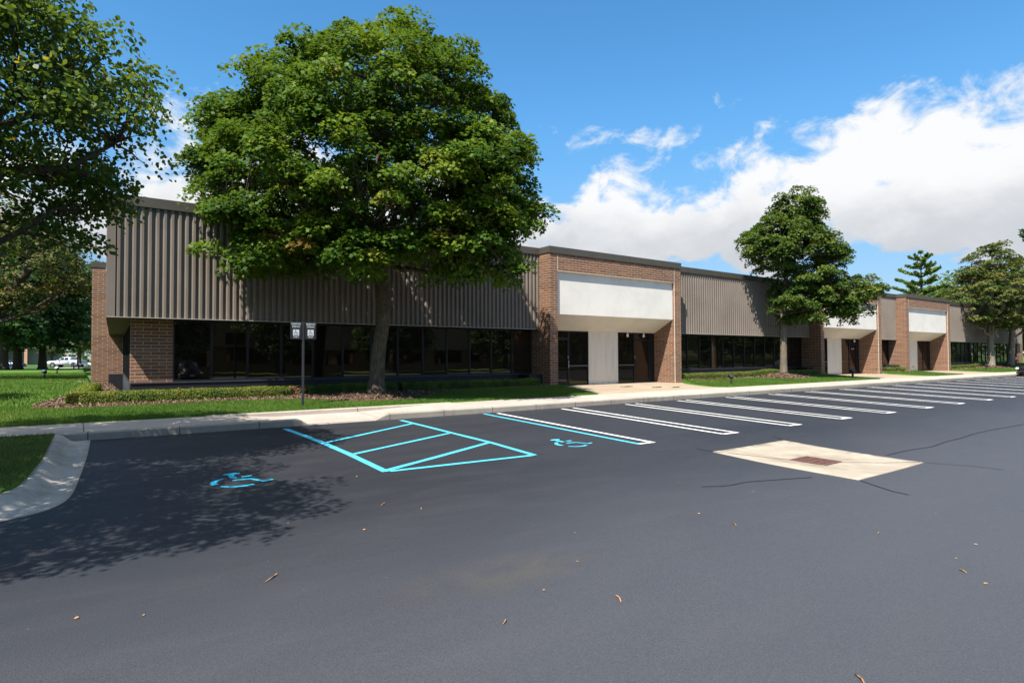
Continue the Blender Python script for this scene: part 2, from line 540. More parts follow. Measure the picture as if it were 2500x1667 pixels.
class MB:
    def __init__(self):
        self.v = []
        self.f = []

    def add(self, vs, fs):
        k = len(self.v)
        self.v += [tuple(p) for p in vs]
        self.f += [tuple(i + k for i in f) for f in fs]
        return self

    def box(self, x0, x1, y0, y1, z0, z1):
        return self.add([(x0, y0, z0), (x1, y0, z0), (x1, y1, z0), (x0, y1, z0), (x0, y0, z1), (x1, y0, z1), (x1, y1, z1), (x0, y1, z1)],
                        [(0, 3, 2, 1), (4, 5, 6, 7), (0, 1, 5, 4), (1, 2, 6, 5), (2, 3, 7, 6), (3, 0, 4, 7)])

    def prism_x(self, poly, x0, x1):          # poly of (y, z), counter-clockwise seen from +x
        n = len(poly)
        vs = [(x0, y, z) for y, z in poly] + [(x1, y, z) for y, z in poly]
        fs = [tuple(range(n))[::-1], tuple(range(n, 2 * n))] + [(i, (i + 1) % n, n + (i + 1) % n, n + i) for i in range(n)]
        return self.add(vs, fs)

    def prism_z(self, poly, z0, z1):
        n = len(poly)
        vs = [(x, y, z0) for x, y in poly] + [(x, y, z1) for x, y in poly]
        fs = [tuple(range(n))[::-1], tuple(range(n, 2 * n))] + [(i, (i + 1) % n, n + (i + 1) % n, n + i) for i in range(n)]
        return self.add(vs, fs)

    def tube(self, pts, rad, sides=8, cap=True, wob=0.0):
        pts = [Vector(p) for p in pts]
        n = len(pts)
        ref = Vector((0.31, 0.87, 0.13))
        vs = []
        for i, p in enumerate(pts):
            d = (pts[min(i + 1, n - 1)] - pts[max(i - 1, 0)]).normalized()
            if abs(d.dot(ref.normalized())) > 0.95:
                ref = Vector((0.9, -0.1, 0.3))
            a = (ref - d * ref.dot(d)).normalized()
            b = d.cross(a)
            r = rad[i] if hasattr(rad, '__len__') else rad
            for k in range(sides):
                t = 2 * math.pi * k / sides
                rr = r * (1 + wob * math.sin(3 * t + i * 0.7) + wob * 0.6 * math.sin(5 * t + 1.3 * i))
                vs.append(p + a * (rr * math.cos(t)) + b * (rr * math.sin(t)))
        fs = []
        for i in range(n - 1):
            for k in range(sides):
                k2 = (k + 1) % sides
                fs.append((i * sides + k, i * sides + k2, (i + 1) * sides + k2, (i + 1) * sides + k))
        if cap:
            fs.append(tuple(range(sides))[::-1])
            fs.append(tuple(range((n - 1) * sides, n * sides)))
        return self.add(vs, fs)

    def build(self, name, mat, parent=None, smooth=False, bevel=0.0):
        me = bpy.data.meshes.new(name)
        me.from_pydata(self.v, [], self.f)
        me.update()
        if smooth:
            me.shade_smooth()
        return link(name, me, mat, parent, bevel)


def link(name, me, mat, parent=None, bevel=0.0):
    o = bpy.data.objects.new(name, me)
    COL.objects.link(o)
    if mat is not None:
        me.materials.append(M[mat] if isinstance(mat, str) else mat)
    if parent is not None:
        o.parent = parent
        w = Matrix.Identity(4)
        pr = parent
        o.matrix_parent_inverse = world_of(pr).inverted()
    if bevel:
        b = o.modifiers.new('bevel', 'BEVEL')
        b.width = bevel
        b.segments = 2
        b.limit_method = 'ANGLE'
    return o


def world_of(o):
    m = o.matrix_basis.copy()
    if o.parent is not None:
        m = world_of(o.parent) @ o.matrix_parent_inverse @ m
    return m


def thing(name, label, cat, loc=(0, 0, 0), group=None):
    o = bpy.data.objects.new(name, None)
    o.empty_display_size = 0.2
    COL.objects.link(o)
    o.location = loc
    o['label'] = label
    o['category'] = cat
    if group:
        o['group'] = group
    return o


def tag(o, label, cat, group=None):
    o['label'] = label
    o['category'] = cat
    if group:
        o['group'] = group
    return o


def struct(o):
    o['kind'] = 'structure'
    return o


def stuff(o):
    o['kind'] = 'stuff'
    return o


def dup(root, loc, rotz=0.0, label=None, group=None, scale=1.0):
    r = root.copy()
    COL.objects.link(r)
    r.location = loc
    r.rotation_euler = (0, 0, rotz)
    r.scale = (scale, scale, scale)
    if label:
        r['label'] = label
    if group:
        r['group'] = group
    for ch in list(root.children):
        c_ = ch.copy()
        COL.objects.link(c_)
        c_.parent = r
        c_.matrix_parent_inverse = ch.matrix_parent_inverse.copy()
        for g_ in list(ch.children):
            d_ = g_.copy()
            COL.objects.link(d_)
            d_.parent = c_
            d_.matrix_parent_inverse = g_.matrix_parent_inverse.copy()
    return r


def big_mesh(name, verts, nper, tint=None, smooth=False):
    """verts (N*nper,3): N polygons of nper vertices each"""
    n = len(verts) // nper
    me = bpy.data.meshes.new(name)
    me.vertices.add(len(verts))
    me.vertices.foreach_set('co', np.ascontiguousarray(verts, dtype=np.float32).ravel())
    me.loops.add(len(verts))
    me.loops.foreach_set('vertex_index', np.arange(len(verts), dtype=np.int32))
    me.polygons.add(n)
    me.polygons.foreach_set('loop_start', np.arange(0, len(verts), nper, dtype=np.int32))
    me.update(calc_edges=True)
    if tint is not None:
        a = me.attributes.new('tint', 'FLOAT', 'POINT')
        a.data.foreach_set('value', np.repeat(np.asarray(tint, dtype=np.float32), nper))
    return me


def smoothstep(a, b, x):
    t = np.clip((x - a) / (b - a), 0, 1)
    return t * t * (3 - 2 * t)


def inpoly(px, py, poly):
    px, py = np.asarray(px, float), np.asarray(py, float)
    r = np.zeros(px.shape, bool)
    n = len(poly)
    j = n - 1
    for i in range(n):
        xi, yi = poly[i]
        xj, yj = poly[j]
        c_ = ((yi > py) != (yj > py)) & (px < (xj - xi) * (py - yi) / (yj - yi + 1e-12) + xi)
        r ^= c_
        j = i
    return r


def resample(poly, step):
    out = []
    n = len(poly)
    for i in range(n):
        a, b = poly[i], poly[(i + 1) % n]
        L = math.hypot(b[0] - a[0], b[1] - a[1])
        k = max(1, int(L / step))
        for t in range(k):
            out.append((a[0] + (b[0] - a[0]) * t / k, a[1] + (b[1] - a[1]) * t / k))
    return out


def sheet(name, poly, zf, mat, step=0.5, skirt=0.2, wob=0.0):
    P = resample(poly, step)
    if wob:
        P = [(x + wob * math.sin(7.1 * x + 3 * y) * random.random(), y + wob * math.sin(5.3 * y + 9 * x) * random.random()) for x, y in P]
    xs = [p[0] for p in P]
    ys = [p[1] for p in P]
    gx = np.arange(min(xs) + step / 2, max(xs), step)
    gy = np.arange(min(ys) + step / 2, max(ys), step)
    X, Y = np.meshgrid(gx, gy)
    X, Y = X.ravel() + RNG.uniform(-.2, .2, X.size) * step, Y.ravel() + RNG.uniform(-.2, .2, X.size) * step
    k = inpoly(X, Y, P)
    pts = P + list(zip(X[k].tolist(), Y[k].tolist()))
    nb = len(P)
    r = delaunay_2d_cdt([Vector(p) for p in pts], [(i, (i + 1) % nb) for i in range(nb)], [], 1, 1e-6)
    V_, F_ = r[0], r[2]
    xy = np.array([(v.x, v.y) for v in V_])
    z = zf(xy[:, 0], xy[:, 1])
    me = bpy.data.meshes.new(name)
    vs = [(xy[i, 0], xy[i, 1], float(z[i])) for i in range(len(xy))]
    fs = [tuple(f) for f in F_]
    if skirt:
        cnt = {}
        for f in fs:
            for i in range(len(f)):
                a, b = f[i], f[(i + 1) % len(f)]
                cnt[(a, b)] = 1
        low = {}
        for (a, b) in list(cnt):
            if (b, a) not in cnt:
                for q in (a, b):
                    if q not in low:
                        low[q] = len(vs)
                        vs.append((vs[q][0], vs[q][1], vs[q][2] - skirt))
                fs.append((b, a, low[a], low[b]))
    me.from_pydata(vs, [], fs)
    me.update()
    me.shade_smooth()
    return link(name, me, mat)


def grid(name, x0, x1, nx, y0, y1, ny, zf, mat, xs=None, ys=None):
    xs = np.linspace(x0, x1, nx) if xs is None else np.asarray(xs)
    ys = np.linspace(y0, y1, ny) if ys is None else np.asarray(ys)
    X, Y = np.meshgrid(xs, ys)
    Z = zf(X, Y)
    nx, ny = len(xs), len(ys)
    vs = np.stack([X, Y, Z], -1).reshape(-1, 3)
    fs = [(j * nx + i, j * nx + i + 1, (j + 1) * nx + i + 1, (j + 1) * nx + i) for j in range(ny - 1) for i in range(nx - 1)]
    me = bpy.data.meshes.new(name)
    me.from_pydata(vs.tolist(), [], fs)
    me.update()
    me.shade_smooth()
    return link(name, me, mat)


# ------------------------------------------------------------------ ground surfaces
KY = 13.85          # kerb face
TREE_A = (7.62, 17.9)
TREE_B = (32.1, 18.6)
TREE_C = (67.0, 19.0)
TREE_D = (72.9, 19.0)
MOUNDS = [(TREE_A, .13, 1.2), (TREE_B, .20, 1.2), (TREE_C, .17, 1.5), (TREE_D, .17, 1.5)]


def zA(X, Y):
    Y = np.asarray(Y, float)
    raw = -.035 * (KY - Y)
    z = -.27 + np.log1p(np.exp((raw + .27) / .03)) * .03
    d2 = (np.asarray(X) - 10.45) ** 2 + (Y - 5.55) ** 2
    return z - .035 * np.exp(-d2 / 1.4)


def zL(X, Y):
    X, Y = np.asarray(X, float), np.asarray(Y, float)
    z = .185 + .165 * smoothstep(15.6, 20.0, Y)
    z = z + .05 * smoothstep(0, -6, X) * smoothstep(15.8, 18, Y)
    z = z - .12 * smoothstep(60, 110, Y) - .25 * smoothstep(108, 125, Y)
    for (cx, cy), h, r in MOUNDS:
        z = z + h * np.exp(-((X - cx) ** 2 + (Y - cy) ** 2) / (r * r))
    return z


def zAp(X, Y):
    return .178 + .036 * smoothstep(15.6, 19.4, np.asarray(Y, float))


base = grid('ground', 0, 0, 0, 0, 0, 0, lambda X, Y: np.where((Y > 14.5), -.35, -.75) + 0 * X, 'lawn',
            xs=[-2500, -300, -60, 0, 60, 140, 400, 2500], ys=[-2500, -300, -40, 14.4, 14.6, 60, 160, 400, 2500])
struct(base)
xs_a = np.concatenate([np.linspace(-60, -3, 12), np.linspace(-2, 16, 60), np.linspace(17, 140, 60)])
ys_a = np.concatenate([np.linspace(-26, 0, 10), np.linspace(.5, KY + .02, 50)])
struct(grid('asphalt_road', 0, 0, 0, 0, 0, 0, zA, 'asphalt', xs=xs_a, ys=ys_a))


# sidewalk with a dropped crossing, its kerb, and the low kerb behind the crossing
def dip(X):
    return smoothstep(2.5, 4.15, X) * (1 - smoothstep(5.75, 8.9, X))


def zS(X, Y):
    X, Y = np.asarray(X, float), np.asarray(Y, float)
    b = .150 + .028 * (Y - KY) / 1.75
    return b - dip(X) * (.138 - .035 * (Y - KY) / 1.75)


xs_s = np.concatenate([np.linspace(-30, 1.8, 12), np.linspace(2, 9.6, 80), np.linspace(10.5, 140, 60)])
struct(grid('sidewalk', 0, 0, 0, 0, 0, 0, zS, 'sidewalk', xs=xs_s, ys=np.linspace(KY + .14, 15.62, 8)))


def kerb_top(X):
    o = smoothstep(4.02, 4.30, X) * (1 - smoothstep(5.78, 6.25, X))
    return .152 * (1 - o) + .014 * o


vs, fs = [], []
xk = np.concatenate([np.linspace(-.33, 3.8, 20), np.linspace(3.9, 6.5, 50), np.linspace(6.8, 140, 120)])
for i, x in enumerate(xk):
    t = float(kerb_top(x))
    b = .018
    prof = [(KY - .012, -.15), (KY - .012, max(t - b * 1.4, -.02)), (KY, t - .007), (KY + b, t), (KY + .15, t + .001), (KY + .15, -.15)]
    vs += [(x, y, z) for y, z in prof]
n = 6
for i in range(len(xk) - 1):
    fs += [(i * n + k, i * n + k + 1, (i + 1) * n + k + 1, (i + 1) * n + k) for k in range(n - 1)]
fs += [tuple(range(n)), tuple(range((len(xk) - 1) * n, len(xk) * n))[::-1]]
struct(MB().add(vs, [f[::-1] for f in fs]).build('kerb', 'kerb'))
vs, fs = [], []
xk = np.linspace(2.45, 9.0, 30)
for x in xk:
    prof = [(15.60, -.05), (15.60, .17), (15.612, .183), (15.74, .186), (15.75, .0)]
    vs += [(x, y, z) for y, z in prof]
for i in range(len(xk) - 1):
    fs += [(i * 5 + k, i * 5 + k + 1, (i + 1) * 5 + k + 1, (i + 1) * 5 + k) for k in range(4)]
fs += [(0, 1, 2, 3, 4), tuple(range(len(vs) - 5, len(vs)))[::-1]]
struct(MB().add(vs, [f[::-1] for f in fs]).build('ramp_kerb', 'sidewalk'))

# rolled gutter kerb round the grass island on the left
outer = [(.20, 13.80), (.15, 12.4), (.08, 11.1), (.0, 9.85), (-.05, 9.3), (-.14, 8.9), (-.32, 8.6), (-.6, 8.42), (-1.0, 8.32), (-2, 8.22), (-4, 8.05), (-9, 7.8)]
inner = [(-.33, 13.80), (-.38, 12.4), (-.43, 11.1), (-.52, 9.95), (-.57, 9.5), (-.64, 9.25), (-.76, 9.08), (-.95, 8.98), (-1.25, 8.92), (-2.1, 8.84), (-4.05, 8.66), (-9, 8.4)]


def densify(P, k=6):
    P = np.array(P)
    out = []
    n_ = len(P)
    for i in range(n_ - 1):
        p0, p1, p2, p3 = P[max(i - 1, 0)], P[i], P[i + 1], P[min(i + 2, n_ - 1)]
        for t in np.linspace(0, 1, k, endpoint=False):
            out.append(.5 * ((2 * p1) + (-p0 + p2) * t + (2 * p0 - 5 * p1 + 4 * p2 - p3) * t * t + (-p0 + 3 * p1 - 3 * p2 + p3) * t ** 3))
    out.append(P[-1])
    return np.array(out)


od, idn = densify(outer), densify(inner)
prof = [(0, -.1), (0, .014), (.2, .010), (.42, .008), (.56, .03), (.68, .085), (.78, .128), (.88, .146), (1.0, .152), (1.0, -.1)]
vs, fs = [], []
for a, b in zip(od, idn):
    for s_, h in prof:
        q = a + (b - a) * s_
        vs.append((q[0], q[1], float(zA(q[0], q[1])) + h))
n = len(prof)
for i in range(len(od) - 1):
    fs += [(i * n + k, i * n + k + 1, (i + 1) * n + k + 1, (i + 1) * n + k) for k in range(n - 1)]
g = MB().add(vs, [f[::-1] for f in fs]).build('gutter_kerb', 'gutter', smooth=True)
struct(g)
ISLAND = [tuple(p) for p in idn] + [(-9, 13.84), (-.34, 13.84)]


def zI(X, Y):
    return zA(X, Y) * .75 + .150 + .03 * smoothstep(0, 1.5, -X - .4)


struct(sheet('island_lawn', ISLAND, zI, 'lawn', .35, .15))

# lawns, mulch beds, entrance aprons
APRONS = []
LAWN_MAIN = [(-80, 15.6), (2.4, 15.6), (2.45, 15.755), (9.0, 15.755), (9.05, 15.6), (15.0, 15.63), (15.35, 16.2), (16.2, 18.9), (16.45, 19.48), (15.9, 19.6), (15.9, 20.9), (1.2, 20.9), (1.2, 35.1), (.45, 35.1), (.45, 190), (-80, 190)]


def patch(x0, x1):
    return [(x0 + .35, 15.63), (x0 - .02, 16.1), (x0 + .05, 16.7), (x0 + .55, 17.8), (x0 + 1.35, 18.9), (x0 + 2.0, 19.5), (x0 + 2.0, 20.9), (x1 - .3, 20.9), (x1 - .3, 19.6), (x1 + .3, 19.48), (x1, 18.9), (x1 - .85, 16.2), (x1 - 1.2, 15.63)]


PATCHES = [patch(22.45, 38.2), patch(44.47, 50.85), patch(57.07, 84.5)]
struct(sheet('lawn', LAWN_MAIN, zL, 'lawn', .8, .2))
for P in PATCHES:
    struct(sheet('lawn', P, zL, 'lawn', .5, .2))
struct(grid('entrance_apron', 14, 85, 150, 15.61, 21.0, 14, lambda X, Y: zAp(X, Y) - 0 * X, 'apron'))


def zM(X, Y):
    return zL(X, Y) + .02


BED_A = [(-.95, 19.3), (-.85, 18.75), (-.3, 18.45), (.4, 18.4), (1.2, 18.5), (3, 18.55), (5.0, 18.4), (5.9, 17.7), (6.5, 16.95), (7.4, 16.6), (8.3, 16.7), (9.1, 17.3), (9.9, 18.2), (11.7, 19.05), (13.5, 19.1), (15.7, 18.9), (16.15, 19.3), (15.95, 19.5), (15.95, 20.85), (1.22, 20.85), (1.22, 34.9), (.48, 34.9), (.1, 27), (-.55, 21.8)]


def bed(x0, x1, tree=None):
    P = [(x0, 20.85), (x0, 19.3), (x0 + .5, 18.75), (x0 + 2, 18.7)]
    if tree:
        cx, cy = tree
        P += [(cx - 2.2, 18.75), (cx - 1.5, cy - .9), (cx - .4, cy - 1.45), (cx + .6, cy - 1.35), (cx + 1.4, cy - .7), (cx + 1.9, 18.85)]
    P += [(x1 - .2, 18.95), (x1, 19.3), (x1, 20.85)]
    return P


BED_B = bed(24.5, 37.95, TREE_B)
BED_C = bed(46.5, 50.6)
BED_D = bed(59.0, 82, (TREE_C[0], TREE_C[1]))
for B in (BED_A, BED_B, BED_C, BED_D):
    struct(sheet('mulch_bed', B, zM, 'mulch', .3, .06, .06))
b2 = [(TREE_D[0] + 1.5 * math.cos(a), TREE_D[1] + 1.4 * math.sin(a)) for a in np.linspace(0, 6.283, 16, endpoint=False)]
struct(sheet('mulch_bed', b2, lambda X, Y: zL(X, Y) + .026, 'mulch', .3, .06, .05))
# short paths seen past the corner of the wing
for (x0, x1, y0, y1) in ((-.12, .44, 36.6, 39.4), (.05, .44, 42.4, 44.2)):
    struct(sheet('path', [(x0, y0 + .5), (x0 + .35, y0), (x1, y0), (x1, y1), (x0 + .1, y1)], lambda X, Y: zL(X, Y) + .012, 'sidewalk', .4, .1))
struct(sheet('path', [(-2.6, 103), (.4, 103), (2, 124), (-3, 123), (-1.2, 110)], lambda X, Y: zL(X, Y) + .03, 'sidewalk', 2, .1))
struct(sheet('road', [(-80, 125), (6, 125), (6, 142), (-80, 142)], lambda X, Y: zL(X, Y) + .03, 'asphalt', 6, .1))

# ------------------------------------------------------------------ road markings
def strip(pts, w, lift=.005, mat='paint_white', name='parking_stripe', ends=None):
    P = np.array(pts, float)
    out = [P[0]]
    for a, b in zip(P[:-1], P[1:]):
        k = max(1, int(np.linalg.norm(b - a) / .25))
        for t in range(1, k + 1):
            out.append(a + (b - a) * t / k)
    P = np.array(out)
    vs, fs = [], []
    for i in range(len(P)):
        d = P[min(i + 1, len(P) - 1)] - P[max(i - 1, 0)]
        d = d / np.linalg.norm(d)
        nrm = np.array([-d[1], d[0]])
        ww = (w if not hasattr(w, '__len__') else w[0] + (w[1] - w[0]) * i / (len(P) - 1)) / 2 * (1 + random.uniform(-.07, .07))
        for sg in (1, -1):
            q = P[i] + nrm * ww * sg
            vs.append((q[0], q[1], float(zA(q[0], q[1])) + lift))
        if i:
            fs.append((2 * i - 2, 2 * i - 1, 2 * i + 1, 2 * i))
    return struct(MB().add(vs, fs).build(name, mat))


def poly_mark(polys, mat, name, lift=.005):
    mb = MB()
    for P in polys:
        mb.add([(x, y, float(zA(x, y)) + lift) for x, y in P], [tuple(range(len(P)))])
    return struct(mb.build(name, mat))


BL = 'paint_blue'
strip([(3.66, 13.52), (3.72, 12.6), (3.78, 11.4), (3.80, 10.1), (3.77, 8.50)], .125, mat=BL, name='bay_line')
strip([(6.42, 13.6), (6.46, 12.5), (6.50, 11.2), (6.55, 9.8), (6.49, 8.36)], .11, mat=BL, name='bay_line')
strip([(3.85, 11.41), (6.40, 12.93)], .09, .006, BL, 'hatch_line')
strip([(3.87, 10.06), (6.45, 11.25)], .09, .006, BL, 'hatch_line')
strip([(3.83, 8.58), (5.0, 9.12), (6.50, 9.84)], .105, .006, BL, 'hatch_line')
strip([(3.83, 8.49), (6.44, 8.37)], .095, .0065, BL, 'hatch_line')
strip([(8.90, 13.70), (8.95, 10.5), (8.97, 8.20)], .10, mat=BL, name='bay_line')
PAIRS = [(9.30, 9.36), (11.60, 12.06), (14.25, 14.72), (16.85, 17.34), (19.58, 20.10), (22.42, 22.94), (25.2, 25.7), (28.1, 28.6), (30.8, 31.3), (33.5, 34.0), (36.2, 36.7), (39.2, 39.7), (41.95, 42.45), (44.7, 45.2), (47.45, 47.95), (50.2, 50.7), (52.8, 53.3), (55.5, 56.0), (58.2, 58.7)]
strip([(9.30, 13.62), (9.33, 11), (9.36, 8.17)], .10)
strip([(8.97, 8.215), (9.38, 8.215)], .085, .0065)
for a, b in PAIRS[1:]:
    j = random.uniform(-.05, .05)
    strip([(a + j, 13.62), (a + .02, 11), (a, 8.16)], .10)
    strip([(b + j, 13.64), (b - .02, 11), (b, 8.12)], .10)
    strip([(a - .02, 8.14), (b + .04, 8.12)], .10, .0065)


def arc(cx, cy, r, a0, a1, k=14, ry=None):
    return [(cx + r * math.cos(math.radians(a)), cy + (ry or r) * math.sin(math.radians(a))) for a in np.linspace(a0, a1, k)]


def band(P, w0, w1=None):
    P = np.array(P, float)
    L, R = [], []
    for i in range(len(P)):
        d = P[min(i + 1, len(P) - 1)] - P[max(i - 1, 0)]
        d /= np.linalg.norm(d)
        nr = np.array([-d[1], d[0]])
        w = (w0 + ((w1 or w0) - w0) * i / (len(P) - 1)) / 2
        L.append(tuple(P[i] + nr * w))
        R.append(tuple(P[i] - nr * w))
    return L, R


def band_polys(P, w0, w1=None):
    L, R = band(P, w0, w1)
    return [[L[i], R[i], R[i + 1], L[i + 1]][::-1] for i in range(len(L) - 1)]


def wheelchair(dx, dy, mat):
    T = lambda P: [(x + dx, y + dy) for x, y in P]
    polys = []
    polys.append(T(arc(1.82, 9.50, .118, 0, 345, 22, .062)))
    for P, w0, w1 in (([(1.80, 9.49), (1.79, 9.36), (1.795, 9.21)], .075, .085),
                      ([(1.75, 9.07), (1.87, 9.075), (1.985, 9.055), (2.05, 8.93), (2.10, 8.825), (2.235, 8.865)], .055, .05),
                      ([(1.90, 9.245), (2.045, 9.262)], .06, .06),
                      ([(1.665, 9.24), (1.60, 9.20), (1.535, 9.13), (1.50, 9.04), (1.515, 8.925)], .05, .095),
                      ([(1.555, 8.79), (1.64, 8.715), (1.74, 8.675), (1.84, 8.675), (1.95, 8.715)], .045, .06)):
        for q in band_polys(P, w0, w1):
            polys.append(T(q))
    return poly_mark(polys, mat, 'wheelchair_symbol')


wheelchair(0, 0, 'paint_blue_deep')
wheelchair(6.03, -.06, BL)

# concrete pad, cast-iron grate
PAD = [(9.17, 4.20), (11.50, 4.22), (11.92, 6.93), (9.52, 6.91)]
struct(sheet('drain_pad', PAD, lambda X, Y: zA(X, Y) + .009, 'pad_stained', .2, .03))
grate = thing('drain_grate', 'rusty cast-iron drain grate in the middle of the pale concrete pad', 'drain grate', (10.3, 5.42, -.27))
gz = float(zA(10.3, 5.42)) + .012
gc = [(10.02, 5.10), (10.56, 5.12), (10.61, 5.74), (10.05, 5.72)]


def gp(u, v):
    a, b, c_, d_ = [np.array(q) for q in gc]
    q = a * (1 - u) * (1 - v) + b * u * (1 - v) + c_ * u * v + d_ * (1 - u) * v
    return (q[0], q[1])


MB().add([(*gp(u, v), gz + .001) for u, v in ((0, 0), (1, 0), (1, 1), (0, 1))], [(0, 1, 2, 3)]).build('pit', 'pit', grate)
mb = MB()
def bar(u0, u1, v0, v1, h=.012):
    P = [gp(u0, v0), gp(u1, v0), gp(u1, v1), gp(u0, v1)]
    mb.prism_z(P, gz + .002, gz + h)
bar(-.03, .05, -.03, 1.03, .0125); bar(.95, 1.03, -.03, 1.03, .0125); bar(.05, .95, -.03, .05, .0125); bar(.05, .95, .95, 1.03, .0125)
for i in range(1, 6):
    bar(i / 6 - .035, i / 6 + .035, .05, .95, .0115)
for i in range(1, 4):
    bar(.05, .95, i / 4 - .03, i / 4 + .03, .0105)
mb.build('bars', 'iron', grate)
mb = MB()
for a, b in (((9.95, 6.92), (10.28, 5.74)), ((10.52, 5.10), (11.1, 4.22))):
    pass
def seam(pts, w, mat='sealer', name='crack', lift=.0045):
    return strip(pts, w, lift, mat, name)
seam([(9.53, 6.88), (9.8, 6.3), (10.06, 5.75)], .022, 'joint', lift=.0125)
seam([(10.55, 5.10), (11.0, 4.6), (11.48, 4.26)], .022, 'joint', lift=.0125)
seam([(9.5, 7.26), (9.55, 7.12), (9.52, 6.92)], .03)
seam([(12.3, 7.4), (12.12, 7.13), (11.94, 6.95)], .03)
seam([(11.53, 4.18), (11.65, 3.89), (11.77, 3.59), (11.75, 3.22)], .018)
seam([(9.14, 4.15), (8.95, 3.88), (8.76, 3.59), (8.7, 3.37)], .028)
seam([(6.96, 5.24), (7.2, 5.1), (7.37, 5.06), (7.7, 5.06), (7.93, 4.99), (8.32, 4.86), (8.81, 4.69)], .026)
seam([(11.84, 4.92), (12.7, 4.92), (13.62, 4.83), (14.5, 4.93), (15.45, 4.95), (16.5, 5.04), (17.52, 5.05), (19.79, 4.96)], .032)

# ------------------------------------------------------------------ the building
FL = .2125
SB, CB, CT = 2.70, 5.90, 6.17         # siding bottom, coping bottom, coping top
SY, TY, WY, DY = 20.20, 19.50, 20.81, 20.85
X0, XE = .63, 82.1
TOW = [15.98, 38.0, 50.62]            # left edges of the entrance towers
TW = 8.44
office = thing('office_building', 'long single storey office building of brick and ribbed brown metal siding', 'building', (X0, SY, FL))


def rib_panel(xa, xb):
    pitch_ = .19
    d = .074
    vs, fs = [], []
    xs_ = []
    x = xa
    while x < xb - .02:
        for dx, dd in ((0, 0), (.045, d), (.108, d), (.118, 0)):
            if x + dx <= xb:
                xs_.append((x + dx, SY - .002 + (d - dd)))
        x += pitch_
    xs_.append((xb, SY + .072))
    for x_, y_ in xs_:
        vs += [(x_, y_, SB + .004), (x_, y_, CB)]
    for i in range(len(xs_) - 1):
        fs.append((2 * i, 2 * i + 2, 2 * i + 3, 2 * i + 1))
    return MB().add(vs, fs)


segs = [(X0, TOW[0]), (TOW[0] + TW, TOW[1]), (TOW[1] + TW, TOW[2]), (TOW[2] + TW, 80.75)]
for k, (a, b) in enumerate(segs):
    rib_panel(a + (.19 if k == 0 else 0), b - .004).build('metal_siding', 'siding', office)
    MB().box(a, b, SY + .076, WY + .3, SB + .01, CB - .01).build('siding_backing', 'soffit', office)
    MB().box(a - .004, b - .006, SY - .016, SY + .076, SB - .012, SB + .006).build('base_flashing', 'flashing', office)
    MB().box(a, b - .01, SY + .078, WY + .02, SB - .008, SB + .008).build('soffit', 'soffit', office)
# left corner: flat corner trim, side face and its soffit
MB().box(X0 - .012, X0 + .188, SY - .006, SY + .052, SB + .002, CB).build('corner_trim', 'siding', office)
SL = (1.19 - X0) / 14.8                  # the left flank runs a little out of square
fx = lambda x, y: x + SL * (y - SY)
MB().prism_z([(X0 - .008, SY + .055), (X0 + .05, SY + .055), (fx(X0, 35) + .05, 34.99), (fx(X0, 35) - .008, 34.99)], SB, CB).build('side_siding', 'siding', office)
MB().prism_z([(X0 + .002, WY + .03), (1.27, WY + .03), (1.80, 34.99), (fx(X0, 35) - .002, 34.99)], SB - .006, SB + .02).build('side_soffit', 'soffit', office)
# coping
mb = MB()
def cope(xa, xb, y, yb=None, xo=.0):
    mb.box(xa, xb, y - .03, yb or y + .45, CB, CT)
    mb.box(xa - .006, xb + .006, y - .042, y - .029, CB - .016, CB + .016)
cope(X0 - .03, TOW[0] - .032, SY)
mb.prism_z([(X0 - .031, SY + .45), (X0 + .4, SY + .45), (X0 + .9, 34.96), (X0 + .53, 34.96)], CB, CT - .004)
for k, tx in enumerate(TOW):
    cope(tx - .03, tx + TW + .03, TY, SY + .5)
    nx = TOW[k + 1] if k < 2 else XE
    cope(tx + TW + .032, nx - .032, SY)
mb.prism_z([(.46, 34.97), (6, 34.97), (6, 35.3), (.49, 35.3)], CB, CT - .006)
mb.prism_z([(.49, 35.301), (.8, 35.301), (2.5, 60), (2.2, 60)], CB, CT - .01)
mb.build('coping', 'coping', office)
MB().box(X0 + .4, XE - .1, SY + .5, 60, CB - .2, CB - .02).build('roof', 'roofing', office)
# window walls
W1 = [2.332 + 1.0498 * i for i in range(13)]
def window(xa, xb, y=WY, z0=.82, z1=SB - .012):
    f = MB()
    t = .033
    e = .0015
    yf, yb = y - .045, y + .06
    f.box(xa + e, xa + t, yf, yb, z0, z1)
    f.box(xb - t, xb - e, yf, yb, z0, z1)
    f.box(xa + t, xb - t, yf + .004, yb, z0, z0 + .05)
    f.box(xa + t, xb - t, yf + .004, yb, z1 - .06, z1)
    w_ = f.build('window', 'frame_dark', office)
    r = random.uniform(-.004, .004)
    q = random.uniform(-.003, .003)
    MB().add([(xa + t, y - .002 + r, z0 + .05), (xb - t, y - .002 - r, z0 + .05), (xb - t, y - .002 - r + q, z1 - .06), (xa + t, y - .002 + r + q, z1 - .06)], [(0, 1, 2, 3)]).build('pane', 'glass', w_)
    return w_


def window_band(xa, xb, n):
    w_ = (xb - xa) / n
    for i in range(n):
        window(xa + i * w_, xa + (i + 1) * w_)


def stem(xa, xb):
    MB().box(xa, xb, WY - .055, WY + .25, -.1, .79).build('stem_wall', 'stem_black', office)
    MB().box(xa + .002, xb - .002, WY - .085, WY + .1, .79, .818).build('window_sill', 'sill_metal', office)


